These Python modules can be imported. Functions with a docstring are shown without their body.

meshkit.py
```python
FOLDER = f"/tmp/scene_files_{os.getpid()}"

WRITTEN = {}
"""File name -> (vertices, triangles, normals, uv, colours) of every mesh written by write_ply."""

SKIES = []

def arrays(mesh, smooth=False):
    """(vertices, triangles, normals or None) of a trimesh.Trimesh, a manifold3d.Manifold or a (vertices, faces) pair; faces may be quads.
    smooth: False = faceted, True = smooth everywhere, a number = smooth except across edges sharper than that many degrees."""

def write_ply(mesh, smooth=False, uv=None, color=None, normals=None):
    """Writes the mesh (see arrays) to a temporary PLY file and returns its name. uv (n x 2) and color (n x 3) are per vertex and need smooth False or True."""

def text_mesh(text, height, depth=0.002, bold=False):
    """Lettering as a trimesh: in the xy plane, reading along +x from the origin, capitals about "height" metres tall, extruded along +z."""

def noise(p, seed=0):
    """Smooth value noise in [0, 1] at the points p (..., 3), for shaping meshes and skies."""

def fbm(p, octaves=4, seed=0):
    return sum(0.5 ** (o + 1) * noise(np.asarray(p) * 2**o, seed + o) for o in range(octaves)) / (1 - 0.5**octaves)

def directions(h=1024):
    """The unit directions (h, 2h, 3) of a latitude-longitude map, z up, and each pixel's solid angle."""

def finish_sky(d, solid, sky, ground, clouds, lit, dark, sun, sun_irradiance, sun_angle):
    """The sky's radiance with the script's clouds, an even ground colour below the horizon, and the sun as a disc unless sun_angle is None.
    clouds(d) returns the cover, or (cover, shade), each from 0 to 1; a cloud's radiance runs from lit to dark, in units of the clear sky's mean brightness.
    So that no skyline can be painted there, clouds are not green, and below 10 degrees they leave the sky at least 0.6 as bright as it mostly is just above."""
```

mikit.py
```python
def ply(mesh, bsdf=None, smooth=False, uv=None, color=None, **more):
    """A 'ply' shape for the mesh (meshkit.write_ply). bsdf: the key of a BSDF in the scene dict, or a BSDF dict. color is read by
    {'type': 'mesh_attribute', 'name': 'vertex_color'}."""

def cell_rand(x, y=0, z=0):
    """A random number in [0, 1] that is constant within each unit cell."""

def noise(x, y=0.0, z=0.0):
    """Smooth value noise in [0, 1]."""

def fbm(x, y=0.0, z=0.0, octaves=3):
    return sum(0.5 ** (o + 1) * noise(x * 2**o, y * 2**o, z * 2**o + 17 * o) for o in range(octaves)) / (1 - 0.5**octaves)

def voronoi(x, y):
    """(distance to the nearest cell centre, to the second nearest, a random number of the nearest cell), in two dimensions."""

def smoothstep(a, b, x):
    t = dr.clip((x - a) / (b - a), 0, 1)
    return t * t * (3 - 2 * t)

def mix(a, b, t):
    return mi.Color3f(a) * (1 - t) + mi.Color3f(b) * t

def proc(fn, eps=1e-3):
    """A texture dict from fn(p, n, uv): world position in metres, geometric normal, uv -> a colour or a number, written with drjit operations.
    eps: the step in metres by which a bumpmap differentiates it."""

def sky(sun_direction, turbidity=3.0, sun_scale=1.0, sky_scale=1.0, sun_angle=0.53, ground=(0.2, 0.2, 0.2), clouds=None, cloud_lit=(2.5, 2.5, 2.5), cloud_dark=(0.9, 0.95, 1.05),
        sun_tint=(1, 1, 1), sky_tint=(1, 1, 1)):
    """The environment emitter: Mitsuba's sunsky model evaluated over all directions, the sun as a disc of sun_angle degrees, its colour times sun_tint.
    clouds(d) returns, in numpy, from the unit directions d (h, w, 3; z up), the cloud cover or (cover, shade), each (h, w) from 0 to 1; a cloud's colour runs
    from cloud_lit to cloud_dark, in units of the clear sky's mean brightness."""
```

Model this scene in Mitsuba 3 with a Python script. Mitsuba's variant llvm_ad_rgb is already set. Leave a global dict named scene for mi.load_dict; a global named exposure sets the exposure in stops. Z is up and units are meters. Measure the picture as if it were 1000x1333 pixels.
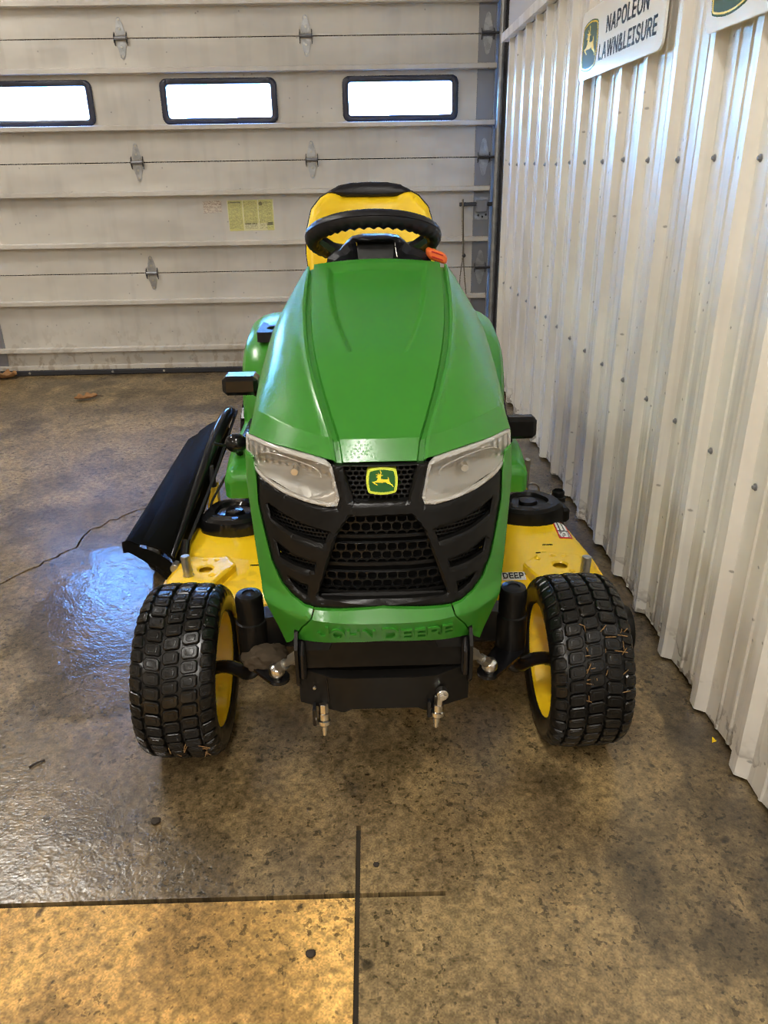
import math
import numpy as np
import trimesh
import shapely
import shapely.geometry as sg
import manifold3d as m3
import drjit as dr
import mitsuba as mi
import mikit
import meshkit
from mikit import noise, fbm, voronoi, smoothstep, mix, proc, cell_rand
from scipy.interpolate import CubicSpline, PchipInterpolator

T = mi.ScalarTransform4f
scene, labels = {'type': 'scene'}, {}
rng = np.random.default_rng(7)

# ---------------------------------------------------------------- camera, sky, lamps, exposure
EYE = np.array([0.0, 0.0, 1.12])
FWD = np.array([0.01645, 0.9115, -0.41096]); FWD /= np.linalg.norm(FWD)
UPV = np.array([0.02375, 0.41055, 0.91153])
scene['camera'] = {'type': 'perspective', 'fov': 2 * math.degrees(math.atan(500 / 993.0)), 'fov_axis': 'x',
                   'near_clip': 0.05, 'far_clip': 200.0,
                   'to_world': T().look_at(origin=EYE.tolist(), target=(EYE + FWD).tolist(), up=UPV.tolist())}
scene['sky'] = mikit.sky((0.25, -0.75, 0.6), turbidity=2.5, sky_scale=60.0, sun_scale=1.0, sky_tint=(0.50, 0.82, 1.25))
exposure = 2.8
LAMP = (8.0, 7.7, 7.1)
LAMPS = [(-0.30, -0.25), (-0.30, -3.4), (-2.3, 2.9), (-2.9, -2.0)]     # centres of the ceiling fixtures
CEIL = 3.3


# ---------------------------------------------------------------- helpers
def key_for(name):
    if name not in scene and name not in labels:
        return name
    k = 1
    while f'{name}_{k:03d}' in scene or f'{name}_{k:03d}' in labels:
        k += 1
    return f'{name}_{k:03d}'


def put(name, mesh, bsdf, parent=None, smooth=30, label=None, cat=None, group=None, kind=None, **more):
    key = key_for((parent + '__' if parent else '') + name)
    scene[key] = mesh if isinstance(mesh, dict) else mikit.ply(mesh, bsdf, smooth, **more)
    tag(key, label, cat, group, kind)
    return key


def tag(key, label=None, cat=None, group=None, kind=None):
    d = {k: v for k, v in dict(label=label, category=cat, group=group, kind=kind).items() if v}
    if d:
        labels[key] = d


def thing(name, label, cat=None, group=None, kind=None):
    key = key_for(name)
    tag(key, label, cat, group, kind)
    return key


def tm(m):
    v, f, _ = meshkit.arrays(m, False)
    return trimesh.Trimesh(v, f, process=False)


def cat(*ms):
    return trimesh.util.concatenate([tm(m) for m in ms])


def move(m, x=0, y=0, z=0):
    m = tm(m).copy(); m.apply_translation([x, y, z]); return m


def rot(m, deg, axis, about=(0, 0, 0)):
    m = tm(m).copy(); m.apply_transform(trimesh.transformations.rotation_matrix(math.radians(deg), axis, about)); return m


def flip(m, x=0.0):
    m = tm(m).copy(); v = m.vertices.copy(); v[:, 0] = 2 * x - v[:, 0]
    return trimesh.Trimesh(v, m.faces[:, ::-1], process=False)


def box(x0, x1, y0, y1, z0, z1, b=0.0):
    """A box, with its edges bevelled by b."""
    if b <= 0:
        return trimesh.creation.box(bounds=[[x0, y0, z0], [x1, y1, z1]])
    p = []
    for i in (0, 1):
        for j in (0, 1):
            for k in (0, 1):
                c = [(x0, x1)[i], (y0, y1)[j], (z0, z1)[k]]
                s = [1 - 2 * i, 1 - 2 * j, 1 - 2 * k]
                for a in range(3):
                    q = list(c)
                    for e in range(3):
                        if e != a:
                            q[e] += s[e] * b
                    p.append(q)
    return trimesh.convex.convex_hull(np.array(p))


def hull(p):
    return trimesh.convex.convex_hull(np.array(p, float))


def cyl(a, b, r, n=20, r2=None):
    """A cylinder or cone from a to b with a small chamfer at its ends."""
    a, b = np.array(a, float), np.array(b, float)
    L = np.linalg.norm(b - a); r2 = r if r2 is None else r2
    c = min(0.12 * min(r, r2), 0.2 * L)
    m = trimesh.creation.revolve([[0, 0], [r - c, 0], [r, c], [r2, L - c], [r2 - c, L], [0, L]], sections=n)
    m.apply_transform(trimesh.geometry.align_vectors([0, 0, 1], (b - a) / L)); m.apply_translation(a)
    return m


def lathe(profile, a, direction, n=32):
    m = trimesh.creation.revolve(profile, sections=n)
    m.apply_transform(trimesh.geometry.align_vectors([0, 0, 1], np.array(direction, float) / np.linalg.norm(direction)))
    m.apply_translation(a)
    return m


def tube(pts, r, n=10, closed=False, sub=1):
    """A round tube through pts, radius r (a number or one per point)."""
    p = np.array(pts, float); rr = np.broadcast_to(np.array(r, float), (len(p),)).copy()
    if sub > 1 and len(p) > 2:
        t = np.arange(len(p)); tt = np.linspace(0, len(p) - 1, (len(p) - 1) * sub + 1)
        p = CubicSpline(t, p)(tt); rr = np.interp(tt, t, rr)
    d = np.gradient(p, axis=0) if not closed else np.roll(p, -1, 0) - np.roll(p, 1, 0)
    d /= np.linalg.norm(d, axis=1, keepdims=True)
    u = np.cross(d[0], [0.31, 0.2, 0.93]); u /= np.linalg.norm(u)
    rings, ang = [], np.arange(n) * 2 * np.pi / n
    for k in range(len(p)):
        u = u - d[k] * (u @ d[k]); u /= np.linalg.norm(u); w = np.cross(d[k], u)
        rings.append(p[k] + rr[k] * (np.cos(ang)[:, None] * u + np.sin(ang)[:, None] * w))
    v = np.vstack(rings); f = []
    m = len(p)
    for k in range(m if closed else m - 1):
        for j in range(n):
            a, b = k * n + j, k * n + (j + 1) % n
            c, e = ((k + 1) % m) * n + j, ((k + 1) % m) * n + (j + 1) % n
            f += [[a, b, e], [a, e, c]]
    if not closed:
        v = np.vstack([v, p[0], p[-1]]); i0, i1 = len(v) - 2, len(v) - 1
        for j in range(n):
            f += [[i0, (j + 1) % n, j], [i1, (m - 1) * n + j, (m - 1) * n + (j + 1) % n]]
    return trimesh.Trimesh(v, np.array(f), process=False)


def grid_faces(n, m):
    i, j = np.meshgrid(np.arange(n - 1), np.arange(m - 1), indexing='ij')
    a = (i * m + j).ravel()
    return np.stack([a, a + 1, a + m + 1, a + m], 1)


def sheet(P, t=0.003):
    """A solid sheet from a grid of points (n, m, 3), t thick to its back."""
    n, m = P.shape[:2]
    du, dv = np.gradient(P, axis=0), np.gradient(P, axis=1)
    N = np.cross(du, dv); N /= np.maximum(np.linalg.norm(N, axis=2, keepdims=True), 1e-9)
    V = np.vstack([P.reshape(-1, 3), (P - t * N).reshape(-1, 3)])
    q = grid_faces(n, m); o = n * m
    F = [q[:, ::-1], q + o]
    edge = [np.arange(m), np.arange(n) * m + m - 1, (n - 1) * m + np.arange(m)[::-1], np.arange(n)[::-1] * m]
    for e in edge:
        F.append(np.stack([e[:-1], e[:-1] + o, e[1:] + o, e[1:]], 1)[:, ::-1])
    return tm((V, np.vstack(F)))


def loops(p):
    out = []
    for g in getattr(p, 'geoms', [p]):
        out += [np.array(r.coords)[:-1, :2] for r in [g.exterior, *g.interiors]]
    return out


def prism(poly, h):
    """A shapely polygon extruded along +z."""
    return tm(m3.CrossSection(loops(poly), m3.FillRule.EvenOdd).extrude(h))


def shell(poly, fn, t, res=0.008, bevel=0.0):
    """Polygon in (u, w), extruded from 0 to t along c, refined, its front rounded by bevel, mapped by fn(u, w, c)."""
    m = m3.CrossSection(loops(poly), m3.FillRule.EvenOdd).extrude(t).refine_to_length(res)
    mesh = m.to_mesh(); v = np.array(mesh.vert_properties[:, :3], float); c = v[:, 2].copy()
    if bevel > 0:
        d = shapely.distance(poly.boundary, shapely.points(v[:, 0], v[:, 1]))
        k = np.clip(1 - d / bevel, 0, 1)
        c = c - (c / t) * min(bevel, 0.8 * t) * (1 - np.sqrt(np.clip(1 - k * k, 0, 1)))
    return trimesh.Trimesh(fn(v[:, 0], v[:, 1], c), np.array(mesh.tri_verts), process=False)


def poly(p, sm=0):
    """Polygon; sm > 0 rounds its corners."""
    g = sg.Polygon(p)
    if not g.is_valid:
        g = g.buffer(0)
    return g.buffer(-sm).buffer(2 * sm).buffer(-sm) if sm else g


def mir(p):
    return [(-a, b) for a, b in p][::-1]


def rrect(x0, x1, y0, y1, r):
    return sg.box(x0 + r, y0 + r, x1 - r, y1 - r).buffer(r, quad_segs=6)


# ---------------------------------------------------------------- materials
def bsdf(name, **d):
    scene[name] = {'type': 'twosided', 'bsdf': {'type': 'principled', **d}}
    return name


def rgb(*c):
    return {'type': 'rgb', 'value': list(c)}


def bumped(name, fn, scale, eps=1e-3, **d):
    scene[name] = {'type': 'twosided', 'bsdf': {'type': 'bumpmap', 'arbitrary': {**proc(fn, eps)}, 'scale': scale,
                                                'bsdf': {'type': 'principled', **d}}}
    return name


def concrete_color(p, tint_a, tint_b):
    big = fbm(p.x * 1.7, p.y * 1.7, 3.0, octaves=4)
    mid = fbm(p.x * 9 + 4, p.y * 7, 7.0, octaves=4)
    fine = noise(p.x * 420, p.y * 420, 1.0)
    grain = fbm(p.x * 95, p.y * 95, 2.0, octaves=3)
    c = mix(tint_a, tint_b, smoothstep(0.3, 0.7, 0.55 * big + 0.45 * mid))
    c = c * (0.40 + 1.2 * grain) * (0.70 + 0.60 * fine)
    stain = smoothstep(0.55, 0.66, fbm(p.x * 6 + 9, p.y * 6 + 2, 5.0, octaves=5))
    c = c * (1 - 0.34 * stain)
    pepper = smoothstep(0.66, 0.74, fbm(p.x * 120 + 5, p.y * 120, 8.0, octaves=3)) * smoothstep(0.42, 0.62, fbm(p.x * 7, p.y * 7 + 3, 9.0))
    c = c * (1 - 0.6 * pepper)
    wx = p.x + 0.014 * fbm(p.x * 50, p.y * 50, 1.0) + 0.03 * noise(p.x * 14, p.y * 14, 3.0)       # dropped oil and mud spots, ragged
    wy = p.y + 0.014 * fbm(p.x * 50, p.y * 50, 6.0) + 0.03 * noise(p.x * 14, p.y * 14, 9.0)
    d, _, r = voronoi(wx * 20, wy * 20)
    spot = (1 - smoothstep(0.05, 0.08 + 0.16 * cell_rand(r * 1000.0), d)) * smoothstep(0.86, 0.89, r)
    d2, _, r2 = voronoi(wx * 62 + 3, wy * 62)
    spot2 = (1 - smoothstep(0.08, 0.22, d2)) * smoothstep(0.82, 0.85, r2)
    return c * (1 - 0.70 * spot) * (1 - 0.55 * spot2)


def slab_color(p, n, uv):
    return concrete_color(p, (0.68, 0.405, 0.118), (0.43, 0.25, 0.078))


def wet(p):
    return fbm(p.x * 1.3 + 11, p.y * 1.1 + 5, 2.0, octaves=3)


def puddle(p):
    # a film of hose water left of the tractor, with a ragged edge
    e = dr.square((p.x + 0.70) / 0.27) + dr.square((p.y - 1.88) / 0.52)
    return 1 - smoothstep(0.80, 1.05, e + 1.3 * (fbm(p.x * 9, p.y * 9, 6.0, octaves=4) - 0.5))


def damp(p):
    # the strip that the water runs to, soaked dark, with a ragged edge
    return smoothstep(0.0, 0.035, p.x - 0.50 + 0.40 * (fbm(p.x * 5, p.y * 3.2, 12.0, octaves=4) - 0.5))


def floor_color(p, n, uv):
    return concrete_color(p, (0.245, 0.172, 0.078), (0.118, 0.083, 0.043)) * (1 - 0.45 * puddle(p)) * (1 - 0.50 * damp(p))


def floor_rough(p, n, uv):
    r = 0.24 + 0.30 * smoothstep(0.36, 0.62, wet(p)) + 0.10 * fbm(p.x * 60, p.y * 60, 4.0, octaves=2)
    return r * (1 - puddle(p)) + 0.19 * puddle(p)


def floor_bump(p, n, uv):
    return fbm(p.x * 45, p.y * 45, 1.0, octaves=3) + 0.35 * noise(p.x * 260, p.y * 260, 4.0)


def slab_rough(p, n, uv):
    return 0.5 + 0.2 * fbm(p.x * 40, p.y * 40, 1.0, octaves=2)


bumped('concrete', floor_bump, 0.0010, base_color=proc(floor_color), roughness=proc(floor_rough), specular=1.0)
bumped('concrete_dry', floor_bump, 0.0015, base_color=proc(slab_color), roughness=proc(slab_rough), specular=0.4)
bsdf('joint_dirt', base_color=rgb(0.035, 0.027, 0.018), roughness=0.8)


def steel_wall_color(p, n, uv):
    low = fbm(p.y * 9, p.z * 3.5, 1.0, octaves=4)
    base = mix((0.70, 0.68, 0.63), (0.62, 0.59, 0.54), smoothstep(0.35, 0.7, low))
    run = fbm(p.y * 60, p.z * 1.6, 3.0, octaves=3)                # rust and dirt run-marks
    base = base * (1 - 0.10 * smoothstep(0.55, 0.75, run))
    spl = fbm(p.y * 38, p.z * 30, 9.0, octaves=4)                 # mud splashes along the foot of the sheets
    foot = smoothstep(0.16, 0.02, p.z + 0.25 * (spl - 0.5))
    base = mix(base, (0.10, 0.075, 0.05), foot * smoothstep(0.54, 0.64, spl) * 0.85)
    d, _, r = voronoi(p.y * 30, p.z * 30)
    return base * (1 - 0.5 * (1 - smoothstep(0.05, 0.13, d)) * smoothstep(0.9, 0.92, r))


def steel_wall_rough(p, n, uv):
    return 0.36 + 0.14 * fbm(p.y * 14, p.z * 5, 5.0, octaves=3)


bsdf('painted_steel', base_color=proc(steel_wall_color), roughness=proc(steel_wall_rough), specular=0.8, clearcoat=0.8, clearcoat_gloss=0.88)


def door_color(p, n, uv):
    a = fbm(p.x * 2.2, p.z * 5, 1.0, octaves=4)
    c = mix((0.56, 0.53, 0.48), (0.48, 0.45, 0.405), smoothstep(0.3, 0.7, a))
    c = c * (1 - 0.06 * smoothstep(0.5, 0.8, fbm(p.x * 22, p.z * 3, 3.0, octaves=3)))
    spl = fbm(p.x * 40, p.z * 24, 5.0, octaves=4)
    dirt = smoothstep(0.54, 0.70, spl) * smoothstep(0.42, 0.0, p.z + 0.3 * (spl - 0.5))
    c = mix(c, (0.24, 0.18, 0.11), 0.55 * dirt)
    d, _, r = voronoi(p.x * 18, p.z * 18)
    return c * (1 - 0.4 * (1 - smoothstep(0.03, 0.1, d)) * smoothstep(0.93, 0.95, r))


bsdf('door_paint', base_color=proc(door_color), roughness=0.42, specular=0.5)


def galv_color(p, n, uv):
    d, e, r = voronoi(p.x * 55 + p.y * 20, p.z * 55)
    return mix((0.30, 0.31, 0.32), (0.42, 0.43, 0.44), r) * (0.7 + 0.5 * fbm(p.x * 30, p.y * 30, p.z * 30))


bsdf('galvanised', base_color=proc(galv_color), metallic=0.75, roughness=0.42)
bsdf('dark_galvanised', base_color=rgb(0.24, 0.245, 0.265), metallic=0.55, roughness=0.5)
bsdf('dark_steel', base_color=rgb(0.035, 0.035, 0.04), roughness=0.45)
bsdf('black_rubber_seal', base_color=rgb(0.02, 0.02, 0.024), roughness=0.6)
bsdf('window_frame_black', base_color=rgb(0.022, 0.025, 0.045), roughness=0.4)
scene['window_glass'] = {'type': 'thindielectric', 'int_ior': 1.5}
bsdf('plaster', base_color=rgb(0.50, 0.485, 0.45), roughness=0.8)
bsdf('ceiling_paint', base_color=rgb(0.60, 0.59, 0.56), roughness=0.9)
bsdf('lamp_housing', base_color=rgb(0.8, 0.8, 0.78), roughness=0.5)


def droplets(p):
    d, _, r = voronoi(p.x * 190 + p.z * 60, p.y * 190 + p.z * 90)
    return (1 - smoothstep(0.12, 0.34, d)) * smoothstep(0.45, 0.5, r)


def green_bump(p, n, uv):
    return droplets(p)


bumped('green_paint', green_bump, 0.00022, eps=4e-4, base_color=rgb(0.032, 0.20, 0.018), roughness=0.24, specular=0.5, clearcoat=0.7, clearcoat_gloss=0.93)
bsdf('green_plain', base_color=rgb(0.04, 0.25, 0.02), roughness=0.25, specular=0.5, clearcoat=0.8, clearcoat_gloss=0.95)


def yellow_color(p, n, uv):
    mud = smoothstep(0.63, 0.75, fbm(p.x * 26, p.y * 26, p.z * 26, octaves=4))
    return mix((0.86, 0.56, 0.012), (0.36, 0.22, 0.04), 0.22 * mud)


bsdf('yellow_paint', base_color=proc(yellow_color), roughness=0.22, specular=0.5, clearcoat=0.8, clearcoat_gloss=0.95)
bsdf('yellow_vinyl', base_color=rgb(0.88, 0.60, 0.012), roughness=0.38, specular=0.45)
bsdf('yellow_print', base_color=rgb(0.92, 0.72, 0.03), roughness=0.35)
bsdf('yellow_edge', base_color=rgb(0.62, 0.72, 0.06), roughness=0.3)
bsdf('badge_green', base_color=rgb(0.01, 0.10, 0.012), roughness=0.25)


def plastic_color(p, n, uv):
    return mix((0.004, 0.0039, 0.0038), (0.008, 0.0077, 0.0074), fbm(p.x * 60, p.y * 60, p.z * 60))


def plastic_bump(p, n, uv):
    return noise(p.x * 900, p.y * 900, p.z * 900)


bsdf('black_plastic', base_color=proc(plastic_color), roughness=0.28, specular=0.22)
bsdf('matte_plastic', base_color=rgb(0.006, 0.006, 0.006), roughness=0.6, specular=0.05)
bsdf('black_vinyl', base_color=rgb(0.009, 0.009, 0.012), roughness=0.42, specular=0.35)
bsdf('mesh_plastic', base_color=rgb(0.008, 0.008, 0.008), roughness=0.25, specular=0.35)
bsdf('black_paint', base_color=rgb(0.007, 0.0065, 0.006), roughness=0.26, specular=0.25, clearcoat=0.15)
bsdf('black_gloss', base_color=rgb(0.006, 0.006, 0.007), roughness=0.12, specular=0.5)
bsdf('black_inside', base_color=rgb(0.006, 0.006, 0.006), roughness=0.7, specular=0.05)


def rubber_color(p, n, uv):
    dust = smoothstep(0.60, 0.78, fbm(p.x * 45, p.y * 45, p.z * 45, octaves=3))
    return mix((0.0045, 0.0044, 0.0043), (0.030, 0.024, 0.016), 0.35 * dust)


bsdf('rubber', base_color=proc(rubber_color), roughness=0.25, specular=0.42)
bsdf('chrome', base_color=rgb(0.75, 0.73, 0.68), metallic=1.0, roughness=0.18)
bsdf('zinc', base_color=rgb(0.45, 0.43, 0.38), metallic=0.9, roughness=0.35)


def reflector_bump(p, n, uv):
    return dr.sin(p.x * 520.0) * smoothstep(0.650, 0.656, p.z)


bumped('reflector', reflector_bump, 0.0016, eps=5e-4, base_color=rgb(0.56, 0.55, 0.52), metallic=0.7, roughness=0.34)
scene['lens'] = {'type': 'thindielectric', 'int_ior': 1.55, 'specular_transmittance': rgb(0.93, 0.92, 0.9)}
bsdf('lens_rim', base_color=rgb(0.42, 0.41, 0.38), roughness=0.12, specular=0.7)
bsdf('mud', base_color=rgb(0.06, 0.045, 0.03), roughness=0.9, specular=0.1)
bsdf('orange_plastic', base_color=rgb(0.85, 0.16, 0.03), roughness=0.35)
bsdf('red_print', base_color=rgb(0.55, 0.02, 0.03), roughness=0.3)
bsdf('white_print', base_color=rgb(0.75, 0.75, 0.74), roughness=0.3)
bsdf('black_print', base_color=rgb(0.012, 0.012, 0.012), roughness=0.35)
bsdf('sign_white', base_color=rgb(0.80, 0.79, 0.76), roughness=0.20, specular=0.6)
bsdf('sign_green', base_color=rgb(0.035, 0.085, 0.035), roughness=0.18, specular=0.6)
bsdf('sign_yellow', base_color=rgb(0.80, 0.55, 0.05), roughness=0.3)
bsdf('sign_ink', base_color=rgb(0.02, 0.02, 0.03), roughness=0.6, specular=0.1)
bsdf('leaf_brown', base_color=rgb(0.30, 0.15, 0.055), roughness=0.7)
bsdf('straw', base_color=rgb(0.30, 0.17, 0.065), roughness=0.8)
bsdf('twig', base_color=rgb(0.03, 0.022, 0.015), roughness=0.8)
bsdf('rope', base_color=rgb(0.16, 0.14, 0.11), roughness=0.9)


# ---------------------------------------------------------------- the setting
DOOR_Y, RIB_X, PAN_X = 4.632, 0.712, 0.734

# floor: concrete with sawn joints and a crack; one slab is drier and lighter
cut = sg.LineString([(-5.2, 0.926), (-0.04, 0.910), (0.11, 0.909)]).buffer(0.0045, cap_style=2)
cut = cut.union(sg.LineString([(-0.038, 1.06), (-0.0405, 0.69), (-0.046, -4.4)]).buffer(0.0042, cap_style=2))
crack_line = [(-1.9, 1.62), (-1.45, 1.83), (-1.27, 1.9), (-1.115, 2.017), (-1.061, 2.11), (-1.009, 2.194), (-.976, 2.263), (-.971, 2.379), (-.938, 2.44), (-.888, 2.501), (-.837, 2.566), (-.76, 2.64), (-.6, 2.74)]
cp = [crack_line[0]]
for a, b in zip(crack_line, crack_line[1:]):
    for k in (1 / 3, 2 / 3, 1):
        cp.append((a[0] + (b[0] - a[0]) * k + rng.normal(0, .006), a[1] + (b[1] - a[1]) * k + rng.normal(0, .006)))
cut = cut.union(sg.LineString(cp).buffer(0.0035))
room = sg.box(-5.2, -4.4, 1.0, 5.4)
ground = room.difference(cut)
pieces = sorted(ground.geoms, key=lambda g: -g.area)
slab = min(pieces, key=lambda g: g.centroid.distance(sg.Point(-2.6, -1.7)))
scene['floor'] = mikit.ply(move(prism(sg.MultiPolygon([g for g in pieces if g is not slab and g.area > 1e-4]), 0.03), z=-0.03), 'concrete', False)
tag('floor', 'brown stained concrete floor with sawn joints, wet in places', kind='structure')
put('slab', move(prism(slab, 0.03), z=-0.03), 'concrete_dry', 'floor', False, label='drier light ochre concrete slab in the near left corner')
put('joint_fill', box(-5.2, 1.0, -4.4, 5.4, -0.06, -0.012), 'joint_dirt', 'floor', False, label='dark dirt in the sawn joints and the crack')

# right wall: ribbed steel sheets
pitch, S0 = 0.203, 1.53


def rib_profile(y0, y1):
    pts = []
    k0, k1 = math.floor((y0 - S0) / pitch) - 1, math.ceil((y1 - S0) / pitch) + 1
    for k in range(k0, k1 + 1):
        b = S0 + pitch * k
        pts += [(b + .016, PAN_X), (b + .030, RIB_X), (b + .054, RIB_X), (b + .068, PAN_X)]
        for c in (.113, .165):
            pts += [(b + c - .006, PAN_X), (b + c - .002, PAN_X - .0035), (b + c + .002, PAN_X - .0035), (b + c + .006, PAN_X)]
    return [p for p in sorted(pts) if y0 <= p[0] <= y1]


WALL_END, RAIL_Z = 4.33, 1.672
wall_key = thing('wall_right', 'white ribbed steel wall along the right side', kind='structure')
edges = [S0 + pitch * k + 0.09 for k in (-29, -24, -19, -14, -9, -4, 1, 6, 11)]
edges[0], edges[-1] = -4.4, WALL_END
for i, (a, b) in enumerate(zip(edges, edges[1:])):
    pr = rib_profile(a, b + (0.0 if i == len(edges) - 2 else 0.012))
    zs = [0.012, 0.05, 0.4, 1.0, RAIL_Z]
    P = np.array([[(x - 0.0008 * (i % 2), y, z) for (y, x) in pr] for z in zs])
    # the foot of each sheet is a little bent and uneven
    w = meshkit.noise(np.stack([P[0, :, 1] * 9, 0 * P[0, :, 1], 0 * P[0, :, 1] + i], -1))
    P[0, :, 2] += 0.014 * (w - 0.5); P[0, :, 0] += 0.006 * (w - 0.5)
    put('sheet', sheet(P, -0.0012), 'painted_steel', wall_key, False)
sc = trimesh.util.concatenate([cyl((0, 0, 0), (-0.0035, 0, 0), 0.0075, 12), cyl((-0.003, 0, 0), (-0.008, 0, 0), 0.0042, 6)])
scd = mikit.ply(sc, 'dark_galvanised', 30)
for z0 in (1.128, 0.556):
    for k in range(-4, 14):
        zz = z0 + rng.normal(0, .003)
        put('screw', {**scd, 'to_world': T().translate([PAN_X - 0.0005, S0 + pitch * k + rng.normal(0, .002), zz])}, None, wall_key)
scene['wall_right__backing'] = mikit.ply(box(0.745, 0.80, -4.4, WALL_END, -0.01, 3.3), 'joint_dirt', False)
scene['wall_right__upper_board'] = mikit.ply(cat(box(0.722, 0.745, -4.4, 3.52, RAIL_Z + .01, 3.3), box(0.722, 0.745, 3.524, WALL_END, RAIL_Z + .01, 3.3)), 'plaster', False)
tag('wall_right__upper_board', 'plain grey board above the steel sheets')
scene['trim_1'] = mikit.ply(cat(box(0.688, 0.724, -4.4, WALL_END - .002, RAIL_Z, RAIL_Z + .004), box(0.688, 0.692, -4.4, WALL_END - .002, RAIL_Z - 0.004, RAIL_Z + 0.034)), 'painted_steel', False)
tag('trim_1', 'painted metal rail capping the ribbed sheets', kind='structure')

# back wall round the door opening
scene['wall_back'] = mikit.ply(cat(box(0.83, 1.0, 4.66, 4.86, 0, 3.3), box(-5.2, -2.36, 4.66, 4.86, 0, 3.3), box(-2.36, 0.83, 4.70, 4.86, 2.9, 3.3), box(0.80, 0.84, WALL_END, 4.66, 0, 3.3)), 'plaster', False)
tag('wall_back', 'grey plastered wall around the sectional door', kind='structure')
scene['wall_left'] = mikit.ply(box(-5.2, -5.0, -4.4, 4.7, 0, 3.3), 'plaster', False)
tag('wall_left', 'plain left wall of the workshop', kind='structure')
scene['wall_front'] = mikit.ply(box(-5.2, 1.0, -4.4, -4.2, 0, 3.3), 'plaster', False)
tag('wall_front', 'plain wall behind the viewer', kind='structure')
scene['ceiling'] = mikit.ply(box(-5.2, 1.0, -4.4, 4.9, CEIL, CEIL + .15), 'ceiling_paint', False)
tag('ceiling', 'pale workshop ceiling', kind='structure')

# ceiling lamps: long two-tube fixtures
tube_mesh = cat(move(cyl((0, -.6, 0), (0, .6, 0), 0.019, 16), x=-.07), move(cyl((0, -.6, 0), (0, .6, 0), 0.019, 16), x=.07))
for x, y in LAMPS:
    k = thing('ceiling_lamp', f'fluorescent ceiling lamp over the {"wall side" if x > -1 else "open left side"} of the workshop, {"nearer the overhead door" if y > -1 else "far from the overhead door"}', 'lamp', 'fluorescent lamps on the ceiling')
    put('housing', box(x - .15, x + .15, y - .64, y + .64, CEIL - .05, CEIL - .001, .008), 'lamp_housing', k)
    put('diffuser', hull([(x + sx * w, y + sy * .61, z) for sx in (-1, 1) for sy in (-1, 1) for w, z in ((.13, CEIL - .05), (.10, CEIL - .085))]), None, k, False,
        emitter={'type': 'area', 'radiance': rgb(*LAMP)})

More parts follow.
